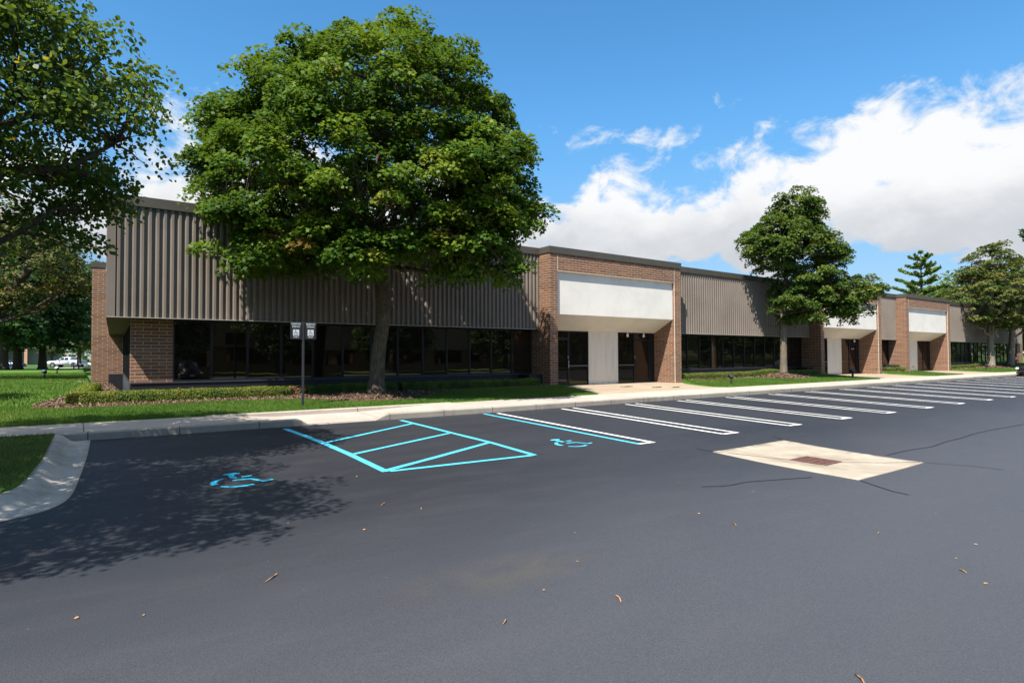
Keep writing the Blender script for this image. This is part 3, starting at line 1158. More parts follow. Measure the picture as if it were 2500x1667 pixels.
window_band(2.332, TOW[0] - .004, 13)
stem(1.232, TOW[0] - .004)
MB().box(1.238, 2.326, WY - .03, WY + .3, .819, SB - .01).build('corner_pier', 'brick', office)
window_band(24.43, TOW[1] - .01, 13)
stem(24.43, TOW[1] - .004)
window_band(46.45, TOW[2] - .01, 4)
stem(46.45, TOW[2] - .004)
window_band(59.07, 80.2, 20)
stem(59.07, 80.2)
MB().box(80.21, XE - .1, WY - .3, 40, -.1, CB - .003).build('end_pier', 'brick', office)
MB().prism_z([(.49, 35), (8, 35), (8, 60), (2.2, 60)], -.2, CB - .002).build('wing', 'brick', office)
MB().box(1.95, XE - .2, WY + .31, 59, -.1, CB - .21).build('inner_wall', 'frame_dark', office)
# left side wall under the overhang
gx = lambda y: 1.238 + .0372 * (y - WY)
def flank(mb_, ya, yb, z0, z1, t=.045, o=0.0):
    return mb_.prism_z([(gx(ya) + o, ya), (gx(ya) + o + t, ya), (gx(yb) + o + t, yb), (gx(yb) + o, yb)], z0, z1)
flank(MB(), WY + .262, 34.99, -.1, .79, .05, -.002).build('side_stem_wall', 'sill_metal', office)
for i in range(6):
    ya, yb = WY + .31 + i * 2.3, WY + .31 + (i + 1) * 2.3
    f = MB()
    flank(f, ya + .002, ya + .05, .80, SB - .03); flank(f, yb - .05, yb - .002, .80, SB - .03)
    flank(f, ya + .05, yb - .05, .80, .86); flank(f, ya + .05, yb - .05, SB - .09, SB - .03)
    w_ = f.build('side_window', 'frame_dark', office)
    xa_, xb_ = gx(ya) + .03, gx(yb) + .03
    MB().add([(xa_, ya + .05, .86), (xb_, yb - .05, .86), (xb_, yb - .05, SB - .09), (xa_, ya + .05, SB - .09)], [(3, 2, 1, 0)]).build('pane', 'glass', w_)
MB().box(1.18, 1.74, 34.3, 34.99, -.1, .80).build('return_block', 'stem_black', office, bevel=.01)

# entrance towers
def text_mesh(body, size, bold=0.0):
    cu = bpy.data.curves.new('lettering', 'FONT')
    cu.body = body
    cu.size = size
    cu.align_x = 'CENTER'
    cu.align_y = 'CENTER'
    cu.offset = bold
    cu.extrude = .0008
    o = bpy.data.objects.new('lettering', cu)
    me = bpy.data.meshes.new_from_object(o)
    bpy.data.objects.remove(o)
    bpy.data.curves.remove(cu)
    return me


def door(x0, x1, hinge, text=None):
    y = DY
    f = MB()
    z0, z1 = FL + .01, FL + 2.13
    f.box(x0, x0 + .055, y - .045, y, z0, z1).box(x1 - .055, x1, y - .045, y, z0, z1)
    f.box(x0 + .055, x1 - .055, y - .044, y, z1 - .06, z1).box(x0 + .055, x1 - .055, y - .044, y, z0, z0 + .17)
    d = f.build('door', 'frame_dark', office)
    MB().add([(x0 + .055, y - .018, z0 + .17), (x1 - .055, y - .016, z0 + .17), (x1 - .055, y - .015, z1 - .06), (x0 + .055, y - .018, z1 - .06)], [(0, 1, 2, 3)]).build('pane', 'door_glass', d)
    hx = x0 + .035 if hinge == 'r' else x1 - .035
    s_ = 1 if hinge == 'r' else -1
    MB().tube([(hx, y - .05, 1.02), (hx + s_ * .012, y - .10, 1.02), (hx + s_ * .02, y - .11, 1.06), (hx + s_ * .02, y - .11, 1.30), (hx + s_ * .012, y - .10, 1.34), (hx, y - .05, 1.34)], .013, 8).build('handle', 'chrome' if hinge == 'l' else 'frame_dark', d, True)
    MB().box(hx - .018, hx + .018, y - .052, y - .044, 1.42, 1.56).build('lock', 'chrome', d)
    MB().box(x0 + .06, x1 - .06, y - .050, y - .0445, z0 + .012, z0 + .03).build('sweep', 'sill_metal', d)
    if text:
        me = text_mesh(text, .135, .003)
        me.transform(Matrix.Translation(((x0 + x1) / 2 - .02, y - .024, FL + 1.78)) @ Matrix.Rotation(math.pi / 2, 4, 'X'))
        link('lettering', me, 'sign_white', d)
    return d


def sidelight(x0, x1, rail=True):
    y = DY
    z0, z1 = FL + .01, SB - .004
    f = MB().box(x0, x0 + .045, y - .05, y, z0, z1).box(x1 - .045, x1, y - .05, y, z0, z1)
    f.box(x0 + .045, x1 - .045, y - .049, y, z0, z0 + .06).box(x0 + .045, x1 - .045, y - .049, y, z1 - .06, z1)
    w_ = f.build('sidelight', 'frame_dark', office)
    if rail:
        MB().box(x0 + .046, x1 - .046, y - .056, y - .004, FL + .86, FL + .925).build('mid_rail', 'sill_metal', w_)
    MB().add([(x0 + .045, y - .016, z0 + .06), (x1 - .045, y - .018, z0 + .06), (x1 - .045, y - .017, z1 - .06), (x0 + .045, y - .015, z1 - .06)], [(0, 1, 2, 3)]).build('pane', 'door_glass', w_)


def transom(x0, x1):
    y = DY
    z0, z1 = FL + 2.14, SB - .004
    f = MB().box(x0, x1, y - .05, y, z0, z0 + .045).box(x0, x1, y - .05, y, z1 - .045, z1).box(x0, x0 + .045, y - .049, y, z0 + .045, z1 - .045).box(x1 - .045, x1, y - .049, y, z0 + .045, z1 - .045)
    w_ = f.build('transom', 'frame_dark', office)
    MB().add([(x0 + .045, y - .016, z0 + .045), (x1 - .045, y - .018, z0 + .045), (x1 - .045, y - .017, z1 - .045), (x0 + .045, y - .015, z1 - .045)], [(0, 1, 2, 3)]).build('pane', 'door_glass', w_)


for k, tx in enumerate(TOW):
    o_ = tx - TOW[0]
    PL, PR = 16.405 + o_, 23.935 + o_
    mb = MB().box(tx, PL, TY, 21.3, -.1, CB - .001).box(PR, tx + TW, TY, 21.3, -.1, CB - .001)
    mb.box(PL, PR, TY, 21.3, 5.16, CB - .001)
    mb.build('brick_portal', 'brick', office)
    MB().box(PL - .009, PL + .009, TY - .0035, TY + .02, 5.165, CB - .02).build('control_joint', 'caulk', office)
    MB().box(PR - .010, PR + .008, TY - .0035, TY + .02, FL, CB - .02).build('control_joint', 'caulk', office)
    MB().box(PL + .004, PR - .004, TY + .12, 20.5, 3.336, 5.157).build('sign_panel', 'stucco', office)
    MB().prism_x([(TY + .125, 3.334), (DY - .06, SB + .002), (DY + .2, SB + .002), (DY + .2, 3.334)], PL + .004, PR - .004).build('sloped_soffit', 'stucco', office)
    MB().box(PL, PR, TY - .003, TY + .12, 5.150, 5.162).build('panel_drip', 'stucco_weathered', office)
    MB().box(19.35 + o_, 21.28 + o_, DY - .06, 21.2, FL, SB).build('stucco_wall', 'stucco_weathered', office)
    MB().box(PL + .001, 17.06 + o_, DY - .02, 21.2, FL, SB).build('jamb_panel', 'frame_dark', office)
    MB().box(23.54 + o_, PR - .001, DY - .02, 21.2, FL, SB).build('jamb_panel', 'frame_dark', office)
    door(17.06 + o_, 18.13 + o_, 'l')
    transom(17.06 + o_, 18.13 + o_)
    sidelight(18.135 + o_, 19.345 + o_)
    sidelight(21.285 + o_, 22.45 + o_)
    door(22.455 + o_, 23.535 + o_, 'r', 'Suite R' if k == 1 else None)
    transom(22.455 + o_, 23.535 + o_)
    MB().box(PL + .001, PR - .001, DY + .002, 21.25, FL - .05, SB + .2).build('lobby_wall', 'frame_dark', office)
    # return block of the stem wall against the tower
    MB().box(tx - .72, tx - .006, 20.02, WY - .09, -.1, .80).build('return_block', 'stem_black', office, bevel=.01)
# hose bib on the third stucco wall
MB().tube([(54.9, DY - .06, .62), (54.9, DY - .14, .60), (54.9, DY - .15, .54)], .02, 6).build('hose_tap', 'lamp_black', office)


# door floodlights hanging under the sloped soffit
def soffit_lamp(x, y, label):
    t = thing('spotlight', label, 'spotlight', (x, y, SB), 'white spotlights over the doors')
    z = SB - .002
    if y < DY - .06:
        z = SB + (DY - .06 - y) * .51
    MB().tube([(x, y, z), (x, y, z - .03)], .055, 10).build('mount', 'white_lamp', t)
    MB().tube([(x, y, z - .03), (x + .015, y, z - .09)], .014, 6).build('arm', 'white_lamp', t)
    MB().tube([(x + .05, y + .01, z - .07), (x + .02, y - .01, z - .12), (x - .035, y - .05, z - .21), (x - .05, y - .06, z - .235)], [.02, .048, .06, .064], 10).build('lamp_head', 'white_lamp', t, True)


soffit_lamp(21.85, DY - .14, 'white spotlight over the glass sidelight of the nearest entrance')
soffit_lamp(23.0, DY - .14, 'white spotlight right above the door of the nearest entrance')
soffit_lamp(44.95, DY - .14, 'white spotlight above the lettered door of the second entrance')

# ------------------------------------------------------------------ leaves and trees
LATV = np.array([rt.x, rt.y, 0.0])
DEPV = np.array([-rt.y, rt.x, 0.0])
MAPLE = np.array([(0, -.42, 0), (.17, -.27, 0), (.44, -.30, 0), (.33, -.04, 0), (.55, .17, 0), (.22, .20, 0), (0, .58, 0), (-.22, .20, 0), (-.55, .17, 0), (-.33, -.04, 0), (-.44, -.30, 0), (-.17, -.27, 0)])
OVATE = np.array([(0, -.5, 0), (.34, -.28, 0), (.40, .05, 0), (0, .55, 0), (-.40, .05, 0), (-.34, -.28, 0)])
DIAM = np.array([(0, -.5, 0), (.38, 0, 0), (0, .5, 0), (-.38, 0, 0)])


def norm(a):
    return a / (np.linalg.norm(a, axis=-1, keepdims=True) + 1e-9)


def leaf_verts(pos, nor, size, tmpl, curl=.28, ydir=None):
    n = len(pos)
    rnd = norm(RNG.normal(size=(n, 3)))
    yv = rnd if ydir is None else ydir + .6 * rnd
    yv = norm(yv - nor * np.sum(yv * nor, 1, keepdims=True))
    xv = np.cross(yv, nor)
    t = tmpl.copy()
    z = -curl * (t[:, 0] ** 2 + .6 * t[:, 1] ** 2)
    s = np.asarray(size).reshape(-1, 1, 1)
    v = pos[:, None, :] + s * (xv[:, None, :] * t[None, :, 0:1] + yv[:, None, :] * t[None, :, 1:2] + nor[:, None, :] * z[None, :, None])
    return v.reshape(-1, 3)


def crown_clumps(ells, density, reject=None, inner=.25, low=.45, notch=1.0):
    """clump centres over a union of ellipsoids (lat, dep, z, rl, rd, rz)"""
    C, O = [], []
    for (a, b, c_, rl, rd, rz) in ells:
        area = 4 * math.pi * (((rl * rd) ** 1.6 + (rl * rz) ** 1.6 + (rd * rz) ** 1.6) / 3) ** (1 / 1.6)
        n = max(4, int(area * density))
        d = norm(RNG.normal(size=(n, 3)))
        keep = (d[:, 2] > -.35) | (RNG.random(n) < low)
        d = d[keep]
        f = RNG.uniform(.84, 1.03, len(d))
        ni = int(n * inner)
        di = norm(RNG.normal(size=(ni, 3)))
        d = np.vstack([d, di])
        f = np.concatenate([f, RNG.uniform(.35, .8, ni)])
        cc = np.array([a, b, c_]) + d * f[:, None] * np.array([rl, rd, rz])
        nz = np.array([mnoise.noise(Vector((q[0] * .62 + 3.1, q[1] * .62, q[2] * .75))) for q in cc]) if len(cc) else np.zeros(0)
        n2 = np.array([mnoise.noise(Vector((q[0] * 1.1 - 7.3, q[1] * 1.1 + 2, q[2] * 1.1))) for q in cc])
        cc = cc + (d * (nz * notch * .19)[:, None] * np.array([rl, rd, rz]))
        kp = (n2 > -.20 * (1.6 - notch)) | (f < .8)
        C.append(cc[kp])
        O.append(norm(d / np.array([rl, rd, rz]))[kp])
    out_c, out_o = [], []
    for i, (cc, oo) in enumerate(zip(C, O)):
        k = np.ones(len(cc), bool)
        for j, (a, b, c_, rl, rd, rz) in enumerate(ells):
            if j != i:
                q = (cc - np.array([a, b, c_])) / np.array([rl, rd, rz])
                k &= np.sum(q * q, 1) > .62
        out_c.append(cc[k])
        out_o.append(oo[k])
    return np.vstack(out_c), np.vstack(out_o)


def to_world(P, basep):
    return np.array(basep) + P[:, 0:1] * LATV + P[:, 1:2] * DEPV + P[:, 2:3] * np.array([0, 0, 1.0])


def leaves_for(C, O, per, rad, flat, size, tmpl, updir=.75, outw=.45, rnd=.45, tint0=.45, tvar=.2, lvar=.12, droop=.6):
    n = len(C)
    cnt = np.maximum(3, RNG.poisson(per, n))
    idx = np.repeat(np.arange(n), cnt)
    m_ = len(idx)
    d = norm(RNG.normal(size=(m_, 3)))
    d[:, 2] = np.where(d[:, 2] < -.25, -d[:, 2], d[:, 2])
    rr = RNG.uniform(.3, 1, m_) ** .5
    R = rad * RNG.uniform(.7, 1.3, n)[idx]
    off = d * (rr * R)[:, None] * np.array([1, 1, flat])
    oo = O[idx]
    off -= oo * 0.0
    off[:, 2] -= .25 * R * ((off[:, 0] ** 2 + off[:, 1] ** 2) / (R * R))
    pos = C[idx] + off
    nor = norm(updir * np.array([0, 0, 1.0]) + outw * norm(d * .6 + oo) + rnd * RNG.normal(size=(m_, 3)))
    hor = norm(d * np.array([1, 1, .2]) + oo * np.array([.5, .5, 0]))
    yd = norm(hor - droop * np.array([0, 0, 1.0]))
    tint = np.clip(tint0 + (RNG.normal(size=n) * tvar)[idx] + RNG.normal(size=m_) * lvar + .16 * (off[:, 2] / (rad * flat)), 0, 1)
    sz = size * RNG.uniform(.7, 1.25, m_)
    return leaf_verts(pos, nor, sz, tmpl, .35, yd), tint


def curve_pts(a, b, k, sag, jit):
    a, b = np.array(a, float), np.array(b, float)
    out = []
    for t in np.linspace(0, 1, k):
        q = a + (b - a) * t
        q = q + np.array([0, 0, sag * 4 * t * (1 - t)]) + RNG.normal(size=3) * jit * 4 * t * (1 - t)
        out.append(q)
    return out


def limb_system(mb, trunk, rad, ells, C, basep, n_limbs, zmin, sides=7, twig_r=.018, wob=.04):
    """trunk and limbs in local (lat, dep, z); twigs to each clump"""
    T = np.array(trunk, float)
    W = lambda P: [tuple(q) for q in to_world(np.array(P, float), basep)]
    mb.tube(W(T), rad, 14, True, wob)
    nodes, nrad = [], []
    tt = T[T[:, 2] >= zmin - .4]
    for q, r_ in zip(T, rad):
        if q[2] >= zmin:
            nodes.append(q)
            nrad.append(r_ * .5)
    for i in range(n_limbs):
        e_ = ells[i % len(ells)]
        tgt = np.array(e_[:3]) + RNG.uniform(-.55, .55, 3) * np.array(e_[3:]) + np.array([0, 0, .15 * e_[5]])
        cand = T[(T[:, 2] >= zmin) & (T[:, 2] < tgt[2] - .4 * np.hypot(tgt[0], tgt[1]) + .3)]
        st = cand[RNG.integers(len(cand))] if len(cand) else T[np.argmin(np.abs(T[:, 2] - zmin))]
        P = curve_pts(st, tgt, 7, -.06 * np.linalg.norm(tgt - st), .12)
        r0 = float(np.interp(st[2], T[:, 2], rad)) * RNG.uniform(.42, .62)
        rr = np.linspace(r0, max(.02, r0 * .25), 7)
        mb.tube(W(P), list(rr), sides, True)
        nodes += P[2:]
        nrad += list(rr[2:])
    N = np.array(nodes)
    for c_ in C:
        d = np.linalg.norm(N - c_, axis=1) + np.maximum(0, N[:, 2] - c_[2]) * .6
        j = int(np.argmin(d))
        if d[j] < .15 or d[j] > 4.5:
            continue
        P = curve_pts(N[j], c_, 4, -.05 * d[j], .05)
        mb.tube(W(P), [min(nrad[j] * .6, twig_r * 1.8), twig_r * 1.2, twig_r * .8, twig_r * .4], 4, False)
    return N


def make_tree(name, label, cat, base, ells, trunk, rad, leaf, bark_, size, per, crad, dens, tmpl=MAPLE, n_limbs=14, zmin=3, flat=.55, reject=None, group=None, tint0=.45, tvar=.2, inner=.25, updir=.75, outw=.45, rnd=.45, extra=None, twig_r=.018, low=.45, lvar=.12, droop=.6, bough=.15, notch=1.0):
    t = thing(name, label, cat, base, group)
    C, O = crown_clumps(ells, dens, inner=inner, low=low, notch=notch)
    C = C + RNG.normal(size=C.shape) * crad * .25
    Wc = to_world(C, base)
    if reject is not None:
        k = ~reject(Wc)
        C, O, Wc = C[k], O[k], Wc[k]
    mb = MB()
    limb_system(mb, trunk, rad, ells, C, base, n_limbs, zmin, twig_r=twig_r)
    mb.build('trunk', bark_, t, True)
    Ow = O[:, 0:1] * LATV + O[:, 1:2] * DEPV + O[:, 2:3] * np.array([0, 0, 1.0])
    V_, tint = leaves_for(Wc, Ow, per, crad, flat, size, tmpl, updir, outw, rnd, tint0, tvar, lvar, droop)
    if bough:                              # whole boughs differ in leaf colour
        bn = np.array([mnoise.noise(Vector((q[0] * .75 + 11, q[1] * .75, q[2] * .9))) for q in V_[::len(tmpl)]])
        tint = np.clip(tint + bough * bn, 0, 1)
    if reject is not None:
        nper = len(tmpl)
        ctr = V_.reshape(-1, nper, 3).mean(1)
        k = ~reject(ctr, 1)
        V_ = V_.reshape(-1, nper, 3)[k].reshape(-1, 3)
        tint = tint[k]
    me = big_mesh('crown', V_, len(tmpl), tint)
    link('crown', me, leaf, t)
    return t


def keep_off_wall(W_, leaf=0):
    lim = 20.05 if leaf else 19.8
    r = (W_[:, 1] > lim) & (W_[:, 2] < 6.45 + .3 * (1 - leaf))
    r |= (W_[:, 1] > 19.3) & (W_[:, 2] < 6.4) & (W_[:, 0] > 15.7) & (W_[:, 0] < 24.7)
    return r


def zl(p):
    return float(zL(p[0], p[1])) + .01


bA = (TREE_A[0], TREE_A[1], zl(TREE_A) - .05)
h0 = -bA[2]
def loc(E, k=1.0):
    return [(a * k, b * k, (c_ - 1.53) * k + 1.53 + h0, d * k, e_ * k, f * k) for a, b, c_, d, e_, f in E]
make_tree('maple_tree', 'huge round maple tree in the mulch bed before the nearest ribbed siding', 'tree', bA,
          loc([(-.6, .5, 6.8, 5.1, 4.2, 2.5), (-.1, .5, 9.0, 4.2, 3.8, 2.3), (.35, .5, 10.4, 2.6, 2.6, 1.6), (.75, .4, 11.5, 1.0, 1.1, .9), (2.0, .3, 10.9, .5, .5, .9),
               (-4.55, .2, 9.1, 1.15, 1.4, .85), (-4.4, .2, 7.4, 1.25, 1.6, 1.2), (-2.8, .2, 10.2, 1.0, 1.0, .7), (-3.7, -.8, 5.3, 1.6, 1.5, 1.2), (-2.8, -1.2, 4.5, 1.5, 1.1, .75), (3.0, -1.2, 4.9, 1.9, 1.3, 1.2), (3.9, -1.0, 4.1, .8, .7, .5),
               (3.6, .0, 7.9, 1.1, 1.8, 1.3), (3.8, .0, 6.3, 1.1, 1.5, 1.0), (4.75, -.2, 5.9, .45, .45, .6), (.1, -1.8, 4.7, 1.2, 1.0, .75), (-1.6, -1.5, 5.0, 1.3, 1.0, .7)]),
          [(0, 0, 0), (-.01, 0, .18), (0, 0, .5), (.03, 0, 1.0), (.10, 0, 1.6), (.22, 0, 2.3), (.24, 0, 2.8), (.14, .05, 3.5), (.05, .1, 4.3), (.05, .15, 5.2), (.1, .2, 6.5), (.0, .2, 8), (-.1, .3, 9.5), (0, .3, 11)],
          [.40, .30, .245, .225, .215, .215, .235, .225, .20, .175, .14, .10, .06, .03],
          'leaf_maple', 'bark_maple', .118, 185, .60, 2.5, MAPLE, 20, 4.0, .60, keep_off_wall, tint0=.45, tvar=.17, inner=.3, bough=.5, lvar=.07)

bB = (TREE_B[0], TREE_B[1], zl(TREE_B) - .05)
h0 = -bB[2]
make_tree('maple_tree', 'mid-sized lopsided maple between the first and second entrances', 'tree', bB,
          loc([(.35, .1, 8.3, 2.3, 2.2, 1.9), (1.0, .1, 10.3, 1.35, 1.4, 1.2), (2.0, 0, 7.3, 1.8, 1.9, 1.7), (1.2, 0, 6.0, 1.7, 1.6, 1.5), (3.3, -.5, 5.3, 1.8, 1.4, 1.15), (.5, -.4, 4.6, 1.2, 1.3, .9), (4.9, -.3, 5.5, .8, .7, .55), (4.0, -.5, 4.2, 1.0, .9, .65), (1.4, -.5, 4.1, 1.3, 1.1, .6), (-1.2, 0, 8.2, 1.0, 1.1, .8)], .92),
          [(0, 0, 0), (0, 0, .2), (.01, 0, .6), (.02, 0, 1.4), (.02, 0, 2.4), (.05, 0, 3.4), (.1, 0, 4.6), (.3, 0, 6), (.6, 0, 8), (.9, 0, 10)],
          [.27, .205, .188, .18, .175, .165, .14, .11, .07, .03],
          'leaf_maple_b', 'bark_pale', .122, 135, .46, 4.2, MAPLE, 12, 3.3, .66, keep_off_wall, tint0=.42, tvar=.14, bough=.3, notch=.35)

bC = (TREE_C[0], TREE_C[1], zl(TREE_C) - .05)
bD = (TREE_D[0], TREE_D[1], zl(TREE_D) - .05)
h0 = -bC[2]
make_tree('maple_tree', 'yellowing maple with a scarred pale trunk past the third entrance', 'tree', bC,
          loc([(0, 0, 6.6, 3.5, 3.2, 2.7), (.2, 0, 9.3, 2.1, 2.1, 1.9), (-1.2, -.3, 5.0, 2.1, 2.0, 1.2), (1.6, -.3, 4.9, 2.0, 1.8, 1.2), (.5, 0, 11.0, .9, .9, .7)]),
          [(0, 0, 0), (0, 0, .2), (-.02, 0, .8), (-.04, 0, 1.8), (-.03, 0, 2.8), (0, 0, 4), (.1, 0, 6), (.2, 0, 8.5), (.3, 0, 10.5)],
          [.36, .30, .27, .26, .25, .22, .15, .08, .03],
          'leaf_autumn', 'bark_scarred', .18, 52, .6, 2.5, MAPLE, 12, 3.2, .36, keep_off_wall, tint0=.42, tvar=.2, notch=.5)
make_tree('maple_tree', 'farthest leaning maple on the mulch mound by the parked black car', 'tree', bD,
          loc([(.2, 0, 6.8, 3.0, 3.0, 2.6), (.6, 0, 9.0, 1.9, 1.9, 1.6), (1.6, -.3, 5.0, 1.8, 1.8, 1.1)]),
          [(-.25, 0, 0), (-.24, 0, .2), (-.18, 0, .8), (-.08, 0, 1.8), (0, 0, 2.8), (.05, 0, 4), (.2, 0, 6), (.4, 0, 8), (.5, 0, 9.5)],
          [.38, .32, .29, .27, .26, .22, .15, .08, .03],
          'leaf_autumn', 'bark_scarred', .19, 48, .6, 2.4, MAPLE, 10, 3.2, .42, keep_off_wall, tint0=.42, tvar=.2, notch=.5)

# linden at the left whose trunk stands outside the picture
bL = (-3.0, 10.6, .1)
RNG = np.random.default_rng(5)
make_tree('linden_tree', 'leafy linden leaning in at upper left over the grass island and kerb', 'tree', bL,
          [(-1.2, 0, 6.4, 3.0, 3.2, 2.8), (2.05, 1.5, 4.95, 1.45, 1.3, 1.3), (.65, 1.4, 6.3, 1.65, 1.7, 1.8), (.9, 1.5, 4.6, 1.6, 1.5, 1.4), (1.35, 1.5, 3.75, 1.3, 1.1, .8), (2.0, 1.5, 3.9, .85, 1.0, .8), (.4, 1.5, 3.7, 1.5, 1.3, .8), (2.6, -3.4, 5.0, 1.8, 1.8, 1.4), (.6, -2.2, 5.4, 2.2, 2.0, 1.6)],
          [(0, 0, 0), (0, 0, .3), (.02, 0, 1), (.05, 0, 2), (.0, 0, 3.2), (.1, 0, 4.5), (.1, 0, 6), (0, 0, 8), (.1, 0, 9.5)],
          [.34, .27, .24, .22, .21, .18, .13, .08, .03],
          'leaf_linden', 'bark_maple', .068, 110, .40, 5.6, OVATE, 22, 2.6, .75, None, tint0=.45, tvar=.13, inner=.35, updir=.45, outw=.3, rnd=.6, twig_r=.011, lvar=.2, droop=1.2)

# ------------------------------------------------------------------ background trees
RNG = np.random.default_rng(21)
BGT = {}


def bg_tree(key, leaf, ells, trunk_h, tr, size, per, crad, dens, pos, label, group, tint0=.45, tmpl=DIAM, bark_='bark_dark', cat='tree', name='shade_tree', flat=.6, n_limbs=7):
    t = make_tree(name, label, cat, pos, ells, [(0, 0, 0), (0, 0, .25), (0, 0, 1.0), (.03, 0, trunk_h * .6), (0, 0, trunk_h), (.1, 0, trunk_h * 1.6), (0, 0, trunk_h * 2.4)],
                  [tr * 1.5, tr * 1.15, tr, tr * .9, tr * .8, tr * .45, tr * .12], leaf, bark_, size, per, crad, dens, tmpl, n_limbs, trunk_h * .8, flat, None, group, tint0, .2)
    BGT[key] = t
    return t


G_L = 'trees on the lawn beyond the left corner'
zb = lambda x, y: float(zL(x, y))
bg_tree('dark', 'leaf_dark', [(0, 0, 8.6, 5.8, 5, 5.0), (-2.8, -1, 4.9, 3.6, 3, 2.3), (2.7, -1, 4.7, 3.5, 3, 2.3), (0, -1.5, 4.6, 3, 2.4, 1.8), (0, 0, 12.8, 3.6, 3.4, 2.8)], 4, .40, .42, 26, .9, 1.1, (-3.5, 92, zb(-3.5, 92)), 'dark green shade tree with a lone straight trunk left of the pickup', G_L)
dup(BGT['dark'], (-6.6, 86, zb(-6.6, 86)), 2.1, 'leftmost dark shade tree with a broad black trunk', G_L, 1.05)
dup(BGT['dark'], (-5.75, 91, zb(-6, 91)), 4.0, 'dark shade tree with a flared trunk, second from the left edge', G_L, 1.1)
bg_tree('olive', 'leaf_olive', [(0, 0, 8.0, 4.6, 4, 4.2), (1.8, 0, 4.6, 2.8, 2.4, 2.0), (-1.8, 0, 4.8, 2.6, 2.4, 1.8), (0, 0, 12, 2.6, 2.6, 2.2)], 3.4, .26, .40, 24, .85, 1.1, (.1, 108, zb(0, 108)), 'greyish olive tree beside the brick wing, behind the dark shade trees', G_L)
dup(BGT['olive'], (-14, 165, 0), 1.0, 'pale olive tree standing before the distant grey building', G_L, .8)
dup(BGT['dark'], (3.6, 150, 0), .6, 'tall blue green tree showing at the edge of the brick wing', G_L, 1.35)
dup(BGT['olive'], (-4.5, 158, 0), 2.6, 'pale tree far behind the white pickup', G_L, .75)
dup(BGT['dark'], (-8.6, 22.0, zb(-8.6, 22)), 3.0, 'dark shade tree out on the left lawn, shading the grass beside the building', G_L, .62)
# brown tree with heavy limbs
BK = 1.37
def bk(E):
    return [(a * BK, b * BK, (c_ - 1.13) * BK + 1.2, d * BK, e_ * BK, f * BK) for a, b, c_, d, e_, f in E]
make_tree('browning_tree', 'browning tree with thick slanting limbs at the left edge', 'tree', (-7.4, 45.9, zb(-7.4, 45.9)),
          bk([(4.6, .4, 5.0, 2.0, 1.8, 1.5), (5.7, 0, 4.2, 1.1, 1.0, 1.0), (3.0, .5, 5.4, 2.4, 2.0, 1.8), (4.0, .3, 3.8, 1.6, 1.2, .9), (.6, 0, 6.5, 3.2, 2.8, 2.2)]),
          [(0, 0, 0), (.1, 0, .3), (.6, 0, 1.3), (2.1, 0, 2.5), (3.9, 0, 3.3), (5.0, 0, 4.2), (6.1, 0, 5.7), (7.2, 0, 7.6)], [.52, .42, .38, .34, .31, .27, .22, .07],
          'leaf_brown', 'bark_dark', .155, 40, .6, 1.6, OVATE, 10, 2.8, .6, None, None, .45, .24)

# pines and bushy trees past the far end of the building
def pine(name, label, base, H, R, leaf, n_whorl, zlow, group, seed, size=.5, taper=.8, per=30):
    rg = np.random.default_rng(seed)
    t = thing(name, label, 'tree', base, group)
    mb = MB()
    bx, by, bz = base
    mb.tube([(bx, by, bz), (bx + .05, by, bz + H * .5), (bx, by, bz + H * .99)], [H * .022, H * .014, .02], 8)
    P, Nn, Y_, T_ = [], [], [], []
    for w in range(n_whorl):
        f = w / (n_whorl - 1)
        z = bz + zlow + (H - zlow) * (f ** .92) - .3
        L = R * (1 - f) ** taper * rg.uniform(.85, 1.1) + .25
        nb = rg.integers(5, 8)
        a0 = rg.uniform(0, 6.28)
        for b in range(nb):
            a = a0 + 6.283 * b / nb + rg.normal() * .25
            l = L * rg.uniform(.55, 1.15)
            rise = rg.uniform(-.02, .22) + .35 * f
            d = np.array([math.cos(a), math.sin(a), rise])
            st = np.array([bx, by, z])
            mb.tube([tuple(st), tuple(st + d * l * .6), tuple(st + d * l + np.array([0, 0, .08 * l]))], [.05 + .012 * l, .03, .01], 4, False)
            n = int(per * l + 6)
            s = rg.uniform(.25, 1.0, n) ** .7
            side = rg.normal(size=n) * .16 * l * (1.15 - s)
            perp = np.array([-d[1], d[0], 0])
            q = st + d * (s * l)[:, None] + perp * side[:, None] + np.array([0, 0, 1]) * (rg.normal(size=n) * .09 + .08 * l * s ** 2 + .06)[:, None]
            P.append(q)
            Nn.append(norm(np.array([0, 0, .9]) + .55 * rg.normal(size=(n, 3))))
            Y_.append(norm(d + perp * np.sign(side)[:, None] * .6 + .3 * rg.normal(size=(n, 3))))
            T_.append(np.clip(.45 + .15 * rg.normal() + .15 * rg.normal(size=n) + .25 * (s - .5), 0, 1))
    P, Nn, Y_, T_ = np.vstack(P), np.vstack(Nn), np.vstack(Y_), np.concatenate(T_)
    mb.build('trunk', 'bark_dark', t, True)
    tm = np.array([(0, -.5, 0), (.2, -.1, 0), (.12, .5, 0), (-.12, .5, 0), (-.2, -.1, 0)])
    me = big_mesh('crown', leaf_verts(P, Nn, size * rg.uniform(.7, 1.2, len(P)), tm, .2, Y_), 5, T_)
    link('crown', me, leaf, t)
    return t


